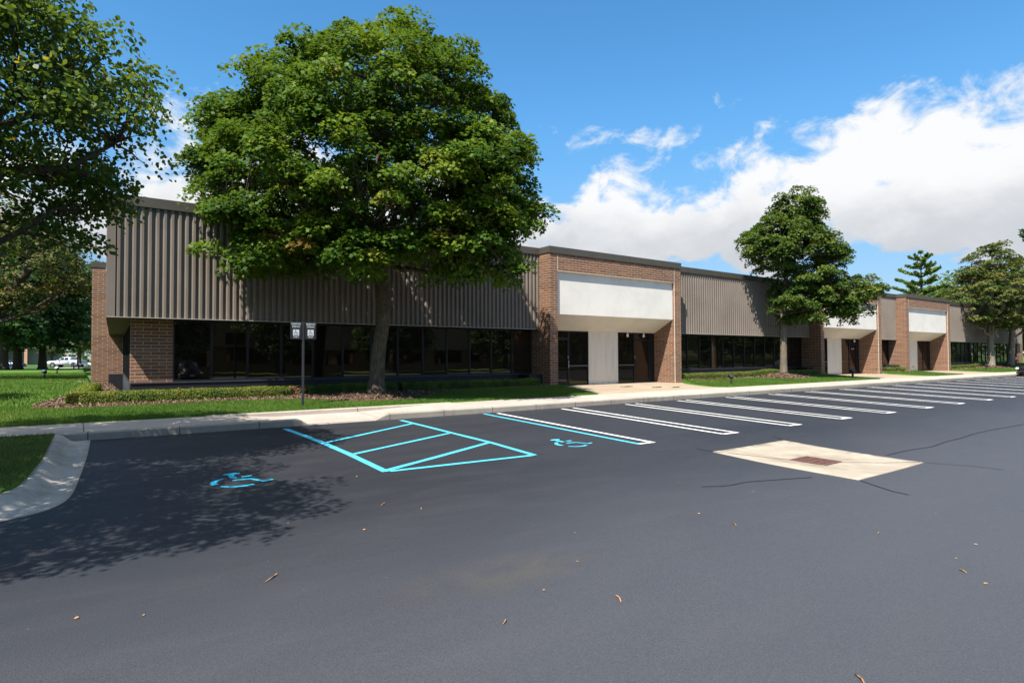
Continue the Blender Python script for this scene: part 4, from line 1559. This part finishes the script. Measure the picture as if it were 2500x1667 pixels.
G_R = 'trees past the far end of the building'
pine('pine_tree', 'tall open pine with bare tiers rising behind the roofline', (97, 35.4, 0), 16.3, 5.6, 'needle', 10, 5.0, G_R, 3, .42, .75, 95)
pine('pine_tree', 'dark pine tip at the far right edge above the farthest maple', (99.8, 22.6, 0), 21, 5.2, 'needle_blue', 12, 6, G_R, 9, .6, .75, 30)
pine('pine_tree', 'smaller bluish pine between the tall pine and the yellowing maple', (112, 37.2, 0), 12.5, 4.4, 'needle_blue', 10, 2.5, G_R, 5, .6, .6, 34)
bg_tree('fresh', 'leaf_fresh', [(0, 0, 8.2, 4.6, 4, 3.2), (-2.6, -1, 5.8, 3.0, 2.4, 2.2), (2.6, -1, 6.2, 3.0, 2.4, 2.2)], 3.4, .25, .36, 28, .8, 1.3, (104, 37.3, 0), 'bushy yellow green tree low behind the tall pine', G_R, .5)
dup(BGT['fresh'], (121, 37.5, 0), 1.7, 'rounded light green tree beside the smaller bluish pine', G_R, 1.35)
dup(BGT['dark'], (112, 31.5, 0), .4, 'broad dark tree just behind the yellowing maple', G_R, .72)
dup(BGT['dark'], (102, 26.4, 0), 1.4, 'dark green tree below the pine tip at the far right edge', G_R, .74)
dup(BGT['dark'], (92, 33.6, 0), 2.4, 'low dark tree behind the roof left of the tall pine', G_R, .46)
# a distant wood closing the horizon
C = np.stack([np.concatenate([RNG.uniform(-260, 30, 900), RNG.uniform(130, 420, 600)]), np.concatenate([RNG.uniform(220, 280, 900), RNG.uniform(-60, 60, 600)]), RNG.uniform(0, 11, 1500)], 1)
V_, ti = leaves_for(C, norm(RNG.normal(size=C.shape)), 16, 4.5, .8, 1.7, DIAM, tint0=.4)
stuff(tag(link('far_wood', big_mesh('far_wood', V_, 4, ti), 'leaf_dark'), 'dark distant wood closing the horizon on both sides', 'wood'))

# ------------------------------------------------------------------ hedges
def hedge(label, segs_, seed, leaf='leaf_box', tint0=.5, per=3200, h=.275, group='clipped box hedges along the building'):
    rg = np.random.default_rng(seed)
    P, N_, T_ = [], [], []
    core = MB()
    for (xa, ya, xb, yb, w) in segs_:
        L = math.hypot(xb - xa, yb - ya)
        d = np.array([(xb - xa) / L, (yb - ya) / L])
        pr = np.array([-d[1], d[0]])
        n = int(per * L)
        s = rg.uniform(-.02, 1.02, n) * L
        face = rg.choice(4, n, p=[.36, .34, .24, .06])
        u = rg.uniform(-1, 1, n)
        v = rg.uniform(0, 1, n)
        lump = .022 * np.sin(s * 9.1 + seed) + .03 * np.sin(s * 4.3 + 2) + .02 * np.sin(s * 17 + 1.0)
        o = np.where(face == 0, u * w / 2, np.where(face == 1, -w / 2, np.where(face == 2, w / 2, u * w / 2)))
        hh = h * (1 + .6 * lump)
        z = np.where(face == 0, hh, v * hh)
        endm = face == 3
        s = np.where(endm, rg.choice([0, 1], n) * L, s)
        o = o * (1 + lump * .9) + rg.normal(size=n) * .013
        z = z + rg.normal(size=n) * .012
        # soft shoulders
        sh = np.clip((z - hh * .72) / (hh * .28), 0, 1)
        o = o * (1 - .22 * sh ** 2)
        q = np.array([xa, ya]) + d * s[:, None] + pr * o[:, None]
        g = zL(q[:, 0], q[:, 1]) + .02
        P.append(np.stack([q[:, 0], q[:, 1], g + z], 1))
        no = np.zeros((n, 3))
        no[:, 2] = np.where(face == 0, 1, .45)
        no[:, :2] = np.where((face == 1)[:, None], -pr, np.where((face == 2)[:, None], pr, 0))
        N_.append(norm(no + .55 * rg.normal(size=(n, 3))))
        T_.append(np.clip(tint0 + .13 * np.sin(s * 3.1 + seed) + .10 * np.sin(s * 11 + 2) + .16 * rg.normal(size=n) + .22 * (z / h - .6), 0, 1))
        K = max(2, int(L / .6))
        for i in range(K):
            a_, b_ = np.array([xa, ya]) + d * (L * i / K), np.array([xa, ya]) + d * (L * (i + 1) / K)
            g_ = float(zL(a_[0], a_[1]))
            k_ = w * .40
            core.prism_z([tuple(a_ - pr * k_), tuple(b_ - pr * k_), tuple(b_ + pr * k_), tuple(a_ + pr * k_)], g_ - .05, g_ + h * .84)
    P, N_, T_ = np.vstack(P), np.vstack(N_), np.concatenate(T_)
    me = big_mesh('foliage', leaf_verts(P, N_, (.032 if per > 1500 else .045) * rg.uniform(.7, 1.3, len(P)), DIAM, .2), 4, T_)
    x0, y0 = segs_[0][0], segs_[0][1]
    t = thing('box_hedge', label, 'hedge', (x0, y0, zb(x0, y0)), group)
    core.build('stems', 'bark_dark', t)
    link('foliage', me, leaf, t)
    return t


hedge('low clipped hedge turning the left corner of the building', [(.12, 19.45, 5.25, 19.45, .44), (-.02, 19.35, .42, 26.5, .46)], 1, tint0=.62)
hedge('dead brown shrub in a gap of the hedge behind the sign post', [(5.32, 19.52, 5.85, 19.5, .44)], 2, 'leaf_dead', .5, 1500, .27, 'clipped box hedges along the building')
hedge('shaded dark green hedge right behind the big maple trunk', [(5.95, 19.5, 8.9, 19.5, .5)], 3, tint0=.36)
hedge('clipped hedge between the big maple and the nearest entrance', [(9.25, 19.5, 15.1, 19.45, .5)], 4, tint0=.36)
hedge('bright clipped hedge under the windows between the first two entrances', [(24.75, 19.6, 37.3, 19.5, .52)], 5, tint0=.6, per=1700)
hedge('short stub of clipped hedge between the second and third entrances', [(46.75, 19.6, 49.7, 19.5, .55)], 6, tint0=.55, per=1300)
hedge('farthest clipped hedge behind the two yellowing maples', [(59.3, 19.9, 80, 19.9, .5)], 7, tint0=.5, per=700)

# ------------------------------------------------------------------ grass blades, chips
def blades(name, poly, zf, n, hgt, wid, mat, seed, label, avoid=None, clump=0.0):
    rg = np.random.default_rng(seed)
    xs_ = [p[0] for p in poly]
    ys_ = [p[1] for p in poly]
    X = rg.uniform(min(xs_), max(xs_), n * 3)
    Y = rg.uniform(min(ys_), max(ys_), n * 3)
    k = inpoly(X, Y, poly)
    for A in (avoid or []):
        k &= ~inpoly(X, Y, A)
    X, Y = X[k][:n], Y[k][:n]
    n = len(X)
    z = zf(X, Y)
    a = rg.uniform(0, 6.283, n)
    h = hgt * rg.uniform(.5, 1.25, n)
    lean = rg.normal(size=(n, 2)) * .45 * h[:, None]
    w = wid * rg.uniform(.7, 1.3, n)
    p0 = np.stack([X - np.cos(a) * w, Y - np.sin(a) * w, z - .005], 1)
    p1 = np.stack([X + np.cos(a) * w, Y + np.sin(a) * w, z - .005], 1)
    p2 = np.stack([X + lean[:, 0], Y + lean[:, 1], z + h], 1)
    V_ = np.stack([p0, p1, p2], 1).reshape(-1, 3)
    pn = np.array([mnoise.noise(Vector((x_ * .55, y_ * .55, seed))) + .6 * mnoise.noise(Vector((x_ * 2.1, y_ * 2.1, seed))) for x_, y_ in zip(X, Y)])
    ti = np.clip(.47 + .15 * rg.normal(size=n) + .32 * pn, 0, 1)
    o = link(name, big_mesh(name, V_, 3, ti), mat)
    return stuff(tag(o, label, 'grass'))


STRIP = [(-7, 15.62), (2.4, 15.62), (2.45, 15.78), (9.0, 15.78), (9.05, 15.62), (15.0, 15.64), (15.35, 16.2), (16.2, 18.9), (16.3, 19.3), (-7, 19.3)]
blades('grass', STRIP, zL, 150000, .055, .007, 'blade', 1, 'green mown grass strip along the sidewalk before the building', [BED_A])
blades('grass', ISLAND, zI, 60000, .06, .005, 'blade_dry', 2, 'dull dry grass on the island inside the rolled kerb')
blades('grass', [(-14, 19), (-.2, 19), (.45, 35), (.45, 62), (-9, 62)], zL, 90000, .075, .016, 'blade', 3, 'bright lawn running back beside the brick wing', [BED_A])
blades('grass', PATCHES[0], zL, 50000, .06, .010, 'blade', 4, 'grass patch between the first two entrances', [BED_B])
blades('grass', PATCHES[1], zL, 14000, .06, .016, 'blade', 5, 'small grass patch between the second and third entrances', [BED_C])
blades('grass', PATCHES[2], zL, 30000, .065, .02, 'blade', 6, 'grass patch past the third entrance', [BED_D])


def chips(polys, n, seed):
    rg = np.random.default_rng(seed)
    P = []
    for poly, share, sz in polys:
        xs_ = [p[0] for p in poly]
        ys_ = [p[1] for p in poly]
        X = rg.uniform(min(xs_), max(xs_), share * 4)
        Y = rg.uniform(min(ys_), max(ys_), share * 4)
        k = inpoly(X, Y, poly)
        X, Y = X[k][:share], Y[k][:share]
        P.append(np.stack([X, Y, zM(X, Y) + rg.uniform(0, .022, len(X)), np.full(len(X), sz)], 1))
    P = np.vstack(P)
    nr = norm(np.array([0, 0, 1.0]) + .5 * rg.normal(size=(len(P), 3)))
    tm = np.array([(-.16, -.5, 0), (.16, -.46, 0), (.13, .5, 0), (-.14, .47, 0)])
    o = link('mulch_chips', big_mesh('mulch_chips', leaf_verts(P[:, :3], nr, P[:, 3] * rg.uniform(.6, 1.5, len(P)), tm, 0), 4, rg.uniform(0, 1, len(P))), 'chip')
    return stuff(tag(o, 'loose brown wood chips covering the planting beds', 'mulch'))


chips([([(-.3, 17.0), (16, 17), (16, 20.6), (-.3, 20.6)], 1, .07), (BED_A, 26000, .065), (BED_B, 9000, .08), (BED_C, 2000, .1), (BED_D, 6000, .12)], 0, 8)

# weeds in the joints of the nearest apron
for k, (wx, wy, lab) in enumerate(((19.35, 18.35, 'small weed tuft on the apron, closest to the stucco wall'), (20.1, 17.35, 'small weed tuft in the middle of the apron joint'), (20.75, 16.9, 'weed tuft on the apron closest to the sidewalk'))):
    rg = np.random.default_rng(40 + k)
    n = 60
    P = np.stack([wx + rg.normal(size=n) * .16, wy + rg.normal(size=n) * .03, np.full(n, float(zAp(wx, wy)) + .012)], 1)
    o = link('weed_tuft', big_mesh('weed_tuft', leaf_verts(P, norm(np.array([0, 0, 1]) + .8 * rg.normal(size=(n, 3))), np.full(n, .07), DIAM, .2), 4, rg.uniform(0, .7, n)), 'blade_dry')
    tag(o, lab, 'weed', 'weeds on the nearest apron')

# ------------------------------------------------------------------ reserved parking sign
sx, sy = 4.95, 16.6
sg = thing('sign_post', 'dark metal post with two reserved parking signs on the grass', 'sign', (sx, sy, .2))
MB().box(sx - .028, sx + .028, sy - .018, sy + .018, .1, 2.50).build('post', 'post_metal', sg)
def plate(cx):
    p_ = MB().box(cx - .15, cx + .15, sy - .026, sy - .0195, 2.03, 2.485).build('sign_plate', 'sign_black', sg)
    y = sy - .0275
    for body, size, z in (('RESERVED', .073, 2.437), ('PARKING', .073, 2.365), ('ONLY', .058, 2.085)):
        me = text_mesh(body, size, .0006)
        wdt = max(v.co.x for v in me.vertices) - min(v.co.x for v in me.vertices)
        tgt = {'RESERVED': .245, 'PARKING': .20, 'ONLY': .145}[body]
        me.transform(Matrix.Translation((cx, y, z)) @ Matrix.Rotation(math.pi / 2, 4, 'X') @ Matrix.Diagonal((tgt / wdt, 1.0, 1, 1)))
        link('lettering', me, 'sign_white', p_)
    MB().box(cx - .082, cx + .082, y, y + .001, 2.125, 2.29).build('symbol_field', 'sign_white', p_)
    mb_ = MB()
    def put(polys):
        for P in polys:
            mb_.add([(cx + a, y - .0012, 2.2 + b) for a, b in P], [tuple(range(len(P)))])
    put([arc(-.012, .066, .013, 0, 330, 12)])
    for P, w in (([(-.012, .048), (-.010, .0), (.03, -.002), (.045, -.045), (.06, -.04)], .012), ([(-.012, .025), (.022, .023)], .008),
                 ([(-.022, .018), (-.045, -.005), (-.045, -.035), (-.02, -.058), (.012, -.055), (.03, -.03)], .009)):
        put([q[::-1] for q in band_polys(P, w)])
    mb_.build('wheelchair_symbol', 'sign_black', p_)
plate(sx - .195)
plate(sx + .195)

# ------------------------------------------------------------------ landscape floodlights
def flood(x, y, label, group, rz, s=1.0, mat='lamp_black', tilt=.6):
    z = zb(x, y)
    t = thing('floodlight', label, 'floodlight', (x, y, z), group)
    MB().box(x - .045 * s, x + .045 * s, y - .045 * s, y + .045 * s, z - .05, z + .20 * s).build('post', 'lamp_bronze', t, bevel=.006)
    MB().tube([(x, y, z + .20 * s), (x, y, z + .29 * s)], .018 * s, 8).build('knuckle', mat, t)
    R_ = Matrix.Translation((x, y, z + .34 * s)) @ Matrix.Rotation(rz, 4, 'Z') @ Matrix.Rotation(-tilt, 4, 'X')
    h = MB()
    a, b = .075 * s, .11 * s
    v = [(-a * .6, .10 * s, -.05 * s), (a * .6, .10 * s, -.05 * s), (a * .6, .10 * s, .05 * s), (-a * .6, .10 * s, .05 * s), (-b, -.08 * s, -.09 * s), (b, -.08 * s, -.09 * s), (b, -.08 * s, .09 * s), (-b, -.08 * s, .09 * s)]
    h.add([tuple(R_ @ Vector(q)) for q in v], [(0, 1, 2, 3)[::-1], (4, 5, 6, 7)[::-1], (0, 1, 5, 4), (1, 2, 6, 5), (2, 3, 7, 6), (3, 0, 4, 7)])
    h.build('lamp_head', mat, t, bevel=.008)
    g_ = MB().add([tuple(R_ @ Vector(q)) for q in ((-b * .82, -.0825 * s, -.07 * s), (b * .82, -.0825 * s, -.07 * s), (b * .82, -.0825 * s, .07 * s), (-b * .82, -.0825 * s, .07 * s))], [(0, 1, 2, 3)])
    g_.build('lens', 'headlight', t)
    return t


G_F = 'landscape floodlights in the lawns'
flood(24.5, 16.75, 'black floodlight on a short post in the grass nearest the first entrance', G_F, 2.6, 1.05)
flood(37.0, 17.15, 'black floodlight on a short post at the second entrance apron', G_F, 2.6, 1.05)
flood(61.2, 17.7, 'black floodlight in the grass before the yellowing maple', G_F, 2.6, 1.1)
flood(-1.62, 45.5, 'floodlight on the left lawn, the lower and nearer of the pair', G_F, -.9, 1.15, tilt=.9)
flood(-1.28, 56.5, 'floodlight on the left lawn, the higher and farther of the pair', G_F, -.9, 1.3, tilt=.9)
flood(-.40, 84, 'small far floodlight left of its twin by the lawn path', G_F, .9, 1.5)
flood(.06, 87, 'small far floodlight by the lawn path, close to the brick wing', G_F, .9, 1.6)

# ------------------------------------------------------------------ vehicles (nose along local -Y)
def wheel(t, x, y, r, w):
    wh = MB().tube([(x - w / 2, y, r), (x + w / 2, y, r)], r, 20).build('wheel', 'tyre', t, bevel=.02)
    s_ = 1 if x > 0 else -1
    MB().tube([(x + s_ * (w / 2 - .02), y, r), (x + s_ * (w / 2 + .008), y, r)], [r * .66, r * .6], 14).build('rim', 'rim', wh)


def loft(secs):
    """secs: list of (y, [(x,z) half-profile from bottom centre round to top centre]) mirrored"""
    mb_ = MB()
    n = len(secs[0][1])
    for y, pr in secs:
        mb_.v += [(x, y, z) for x, z in pr] + [(-x, y, z) for x, z in pr[::-1]]
    m_ = 2 * n
    for i in range(len(secs) - 1):
        for k in range(m_):
            k2 = (k + 1) % m_
            mb_.f.append((i * m_ + k, i * m_ + k2, (i + 1) * m_ + k2, (i + 1) * m_ + k))
    mb_.f.append(tuple(range(m_))[::-1])
    mb_.f.append(tuple(range((len(secs) - 1) * m_, len(secs) * m_)))
    return mb_


def make_car(label, body_mat, loc_, rz, group, suv=False):
    t = thing('parked_car', label, 'car', (0, 0, 0), group)
    W, zs, zr = .90, .92 if not suv else 1.05, 1.45 if not suv else 1.72
    b0 = .22
    def sec(y, w, zt, zlo=b0):
        return (y, [(0, zlo), (w * .92, zlo), (w, zlo + .15), (w * 1.0, zlo + .4), (w * .95, zt - .06), (w * .86, zt), (0, zt + .03)])
    loft([sec(-2.32, .62, .62, .34), sec(-2.22, .80, .72, .26), sec(-1.9, .88, .80), sec(-1.0, W, zs), sec(.9, W, zs + .02), sec(1.7, .89, zs + .03), sec(2.15, .84, zs - .02, .28), sec(2.26, .70, zs - .12, .38)]).build('body', body_mat, t, True)
    def gs(y, w, z0_, z1_, wt):
        return (y, [(0, z0_), (w, z0_), (w * .96, z0_ + .1 * (z1_ - z0_)), (wt, z1_ - .05), (wt * .8, z1_), (0, z1_ + .02)])
    rear = 1.75 if not suv else 2.1
    loft([gs(-1.15, .82, zs - .03, zs + .01, .76), gs(-.35, .82, zs - .02, zr - .06, .64), gs(.35, .82, zs - .02, zr, .64), gs(1.0, .82, zs - .02, zr - .04, .63), gs(rear, .78, zs - .02, zs + .05 if not suv else zr - .25, .68)]).build('cabin', 'car_glass', t, True)
    loft([(y, [(0, z), (w, z), (w, z + .03), (0, z + .055)]) for y, w, z in ((-.42, .60, zr - .075), (.3, .62, zr - .01), (1.05, .60, zr - .05))]).build('roof', body_mat, t, True)
    for x in (-.80, .80):
        for y in (-1.42, 1.38):
            wheel(t, x, y, .33, .22)
        MB().box(x * .92 - .12, x * .92 + .12, -2.33, -2.16, .58, .72).build('headlight', 'headlight', t, bevel=.02)
        MB().box(x * .92 - .10, x * .92 + .10, 2.15, 2.27, .72, .88).build('tail_light', 'tail_red', t, bevel=.02)
        MB().box(min(x * 1.07, x * 1.25), max(x * 1.07, x * 1.25), -.72, -.60, zs + .02, zs + .14).build('mirror', body_mat, t, bevel=.02)
    MB().box(-.45, .45, -2.36, -2.24, .46, .60).build('grille', 'plastic_black', t, bevel=.01)
    MB().box(-.70, .70, -2.35, -2.18, .28, .40).build('bumper', 'plastic_black', t, bevel=.02)
    MB().box(-.16, .16, -2.372, -2.355, .34, .45).build('number_plate', 'sign_white', t)
    t.location = loc_
    t.rotation_euler = (0, 0, rz)
    return t


G_C = 'parked cars'
make_car('black car nosed in to the kerb at the right edge', 'car_black', (54.45, 11.5, float(zA(54, 11.5))), math.pi, G_C)
blue = make_car('blue car with pale windows between the leftmost dark trunks', 'car_blue', (-9.3, 128, zb(-9, 128)), math.pi / 2 - .35, G_C)
c2 = make_car('small white car behind the tail of the pickup', 'car_white', (3.2, 168, -.35), math.pi / 2 - .2, G_C)
make_car('dark green car parked across the lot, mirrored in the windows', 'car_green', (4.0, -18.5, -.27), math.pi, G_C)
make_car('dark red car parked across the lot, mirrored in the windows', 'car_red', (-.2, -18.5, -.27), 0, G_C)
make_car('black tall car parked across the lot, mirrored in the windows', 'car_black', (8.0, -18.6, -.27), math.pi, G_C, True)

# white pickup truck
pk = thing('pickup_truck', 'white crew cab pickup truck parked beyond the lawn', 'pickup truck', (0, 0, 0))
def ps(y, w, z0_, zt):
    return (y, [(0, z0_), (w * .95, z0_), (w, z0_ + .2), (w, zt - .12), (w * .93, zt), (0, zt + .02)])
loft([ps(-2.85, .86, .55, 1.0), ps(-2.7, .95, .48, 1.12), ps(-1.2, .98, .46, 1.22), ps(-.9, .98, .46, 1.24), ps(1.05, .98, .46, 1.24)]).build('body', 'car_white', pk, True)
loft([ps(1.07, .98, .5, 1.30), ps(2.75, .97, .5, 1.28), ps(2.86, .95, .55, 1.26)]).build('cargo_bed', 'car_white', pk)
MB().box(-.86, .86, 1.15, 2.78, 1.27, 1.335).build('bed_cover', 'car_blue', pk, bevel=.02)
def cs(y, wl_, z1_, wt):
    return (y, [(0, 1.2), (wl_, 1.2), (wl_ * .98, 1.3), (wt, z1_ - .06), (wt * .85, z1_), (0, z1_ + .02)])
loft([cs(-1.25, .86, 1.26, .80), cs(-.45, .88, 1.80, .70), cs(.2, .88, 1.86, .71), cs(.85, .88, 1.84, .71), cs(1.05, .87, 1.60, .74)]).build('cabin', 'car_white', pk, True)
for s_ in (-1, 1):
    for ya, yb in ((-.62, .02), (.12, .78)):
        MB().add([(s_ * .886, ya - .12 if ya < 0 else ya, 1.30), (s_ * .886, yb, 1.30), (s_ * .735, yb, 1.74), (s_ * .735, ya + .18 if ya < 0 else ya, 1.74)], [(0, 1, 2, 3) if s_ > 0 else (3, 2, 1, 0)]).build('side_window', 'car_glass', pk)
    for y in (-1.85, 1.75):
        wheel(pk, s_ * .86, y, .41, .27)
        MB().tube([(s_ * .90, y, .44), (s_ * .985, y, .44)], .49, 18).build('wheel_arch', 'plastic_black', pk)
    MB().box(s_ * .78 - .14, s_ * .78 + .14, -2.88, -2.76, .84, 1.0).build('headlight', 'headlight', pk, bevel=.02)
    MB().box(s_ * .88 - .07, s_ * .88 + .07, 2.80, 2.885, .9, 1.2).build('tail_light', 'tail_red', pk, bevel=.01)
    MB().box(min(s_ * .99, s_ * 1.2), max(s_ * .99, s_ * 1.2), -.78, -.66, 1.25, 1.48).build('mirror', 'plastic_black', pk, bevel=.02)
MB().box(-.93, .93, 2.87, 2.98, .52, .72).build('bumper', 'chrome', pk, bevel=.02)
MB().box(-.6, .6, -2.89, -2.8, .7, 1.0).build('grille', 'plastic_black', pk, bevel=.02)
pk.location = (-1.55, 130.5, zb(-2, 130))
pk.rotation_euler = (0, 0, -math.pi / 2 - .62 + math.pi + math.pi)

# distant buildings
fb = thing('far_building', 'low grey building with orange and white posts far behind the trunks', 'building', (-16, 195, 0))
MB().box(-30, -4, 195, 215, -1, 4.2).build('wall', 'far_wall', fb)
MB().box(-31, -3, 193.5, 216, 4.2, 4.9).build('roof', 'far_roof', fb)
for i in range(7):
    MB().box(-29 + 3.6 * i, -28.4 + 3.6 * i, 193.6, 194.2, -1, 4.2).build('post', 'post_orange' if i % 2 else 'stucco', fb)
ob = thing('opposite_building', 'brown office block across the lot, mirrored in the glass', 'building', (20, -30, 0))
MB().box(-30, 240, -45, -30, -.8, 2.6).build('wall', 'far_wall_brown', ob)
MB().box(-30.5, 240.5, -45, -29.4, 2.6, 6.0).build('upper_wall', 'siding', ob)
for i in range(50):
    MB().box(-26 + 5 * i, -22.5 + 5 * i, -30.05, -29.9, .8, 2.5).build('window', 'glass', ob)
struct(sheet('verge', [(-60, -26), (140, -26), (140, -21), (-60, -21)], lambda X, Y: 0 * X - .12, 'lawn', 4, .3))
strip([(-60, -21), (140, -21)], .3, .16, 'kerb', 'far_kerb')
for i, (x, sc_, lab) in enumerate(((-12, .7, 'at the left end'), (6, .8, 'behind the parked cars'), (17, .62, 'right of the parked cars'), (30, .75, 'opposite the nearest entrance'), (47, .7, 'opposite the second entrance'), (60, .72, 'opposite the third entrance'), (74, .8, 'just past the third entrance'), (88, .75, 'second past the third entrance'), (103, .8, 'third past the third entrance'), (120, .85, 'fourth past the third entrance'), (140, .9, 'at the far right end'))):
    dup(BGT['dark'], (x, -25 + (i % 2), -.1), i * 1.3, 'dark shade tree %s across the lot, mirrored in the glass' % lab, 'trees across the lot', sc_)

# ------------------------------------------------------------------ litter on the asphalt
spots = [(1.31, 5.17, 't', .26, 'long thin brown twig on the asphalt left of the dusty patch'), (3.28, 3.21, 't', .17, 'reddish brown twig on the asphalt below the dusty patch'), (2.37, 3.39, 't', .10, 'short pale curved twig on the foreground asphalt'),
         (3.0, 6.83, 't', .18, 'thin twig on the asphalt below the aisle hatching'), (3.28, 6.39, 't', .14, 'short twig beside the longer one below the hatching'), (6.59, 2.83, 't', .10, 'short tan twig alone on the right foreground asphalt'),
         (5.70, 3.87, 't', .13, 'thin pale twig on the asphalt below the drain pad'), (5.99, 1.92, 't', .12, 'straight pale stalk near the right edge of the asphalt'), (3.54, 1.62, 't', .16, 'pale stalk at the bottom edge of the asphalt')]
small = [(.01, 5.18), (.39, 4.96), (1.84, 6.67), (2.42, 6.0), (3.57, 4.0), (6.32, 2.08), (5.81, 1.72), (6.89, 5.56), (2.93, 3.67), (5.76, 4.38), (4.12, 4.65), (4.95, 7.07), (3.28, 8.41), (2.7, 12.93), (1.55, 11.81), (6.93, 2.12), (7.25, 4.65), (7.9, 2.79), (9.19, 4.66), (7.24, 7.29), (18.11, 7.28), (5.2, 12.4), (4.6, 11.0)]
for x, y, kd, s_, lab in spots:
    rg = np.random.default_rng(int(x * 100))
    z = float(zA(x, y))
    if kd == 't':
        a = rg.uniform(.2, 1.0)
        s_ *= .8
        mb = MB().tube([(x - s_ * .5 * math.cos(a), y - s_ * .5 * math.sin(a), z + .006), (x, y, z + .012), (x + s_ * .3 * math.cos(a + .2), y + s_ * .3 * math.sin(a + .2), z + .008), (x + s_ * .5 * math.cos(a + .3), y + s_ * .5 * math.sin(a + .3), z + .006)], [.003, .006, .007, .003], 5)
        tag(mb.build('twig', 'litter_red' if s_ > .13 else 'litter_tan', None, True), lab, 'twig', 'twigs on the asphalt')
    else:
        P = np.array([[x, y, z + .02]])
        o = link('fallen_leaf', big_mesh('fallen_leaf', leaf_verts(P, np.array([[.2, .1, .95]]), [s_], MAPLE, -.5), 12, [.5]), 'litter_tan')
        tag(o, lab, 'leaf', 'fallen leaves on the asphalt')
for i, (x, y) in enumerate(small):
    z = float(zA(x, y))
    P = np.array([[x, y, z + .007]])
    o = link('fallen_leaf', big_mesh('fallen_leaf', leaf_verts(P, norm(np.array([[-.12, -.1, .98]])), [.022 + .014 * (i % 3 == 0)], OVATE, -.1), 6, [.5]), 'litter_tan')
    tag(o, 'tiny tan fallen leaf lying on the dark asphalt', 'leaf', 'tiny fallen leaves on the asphalt')
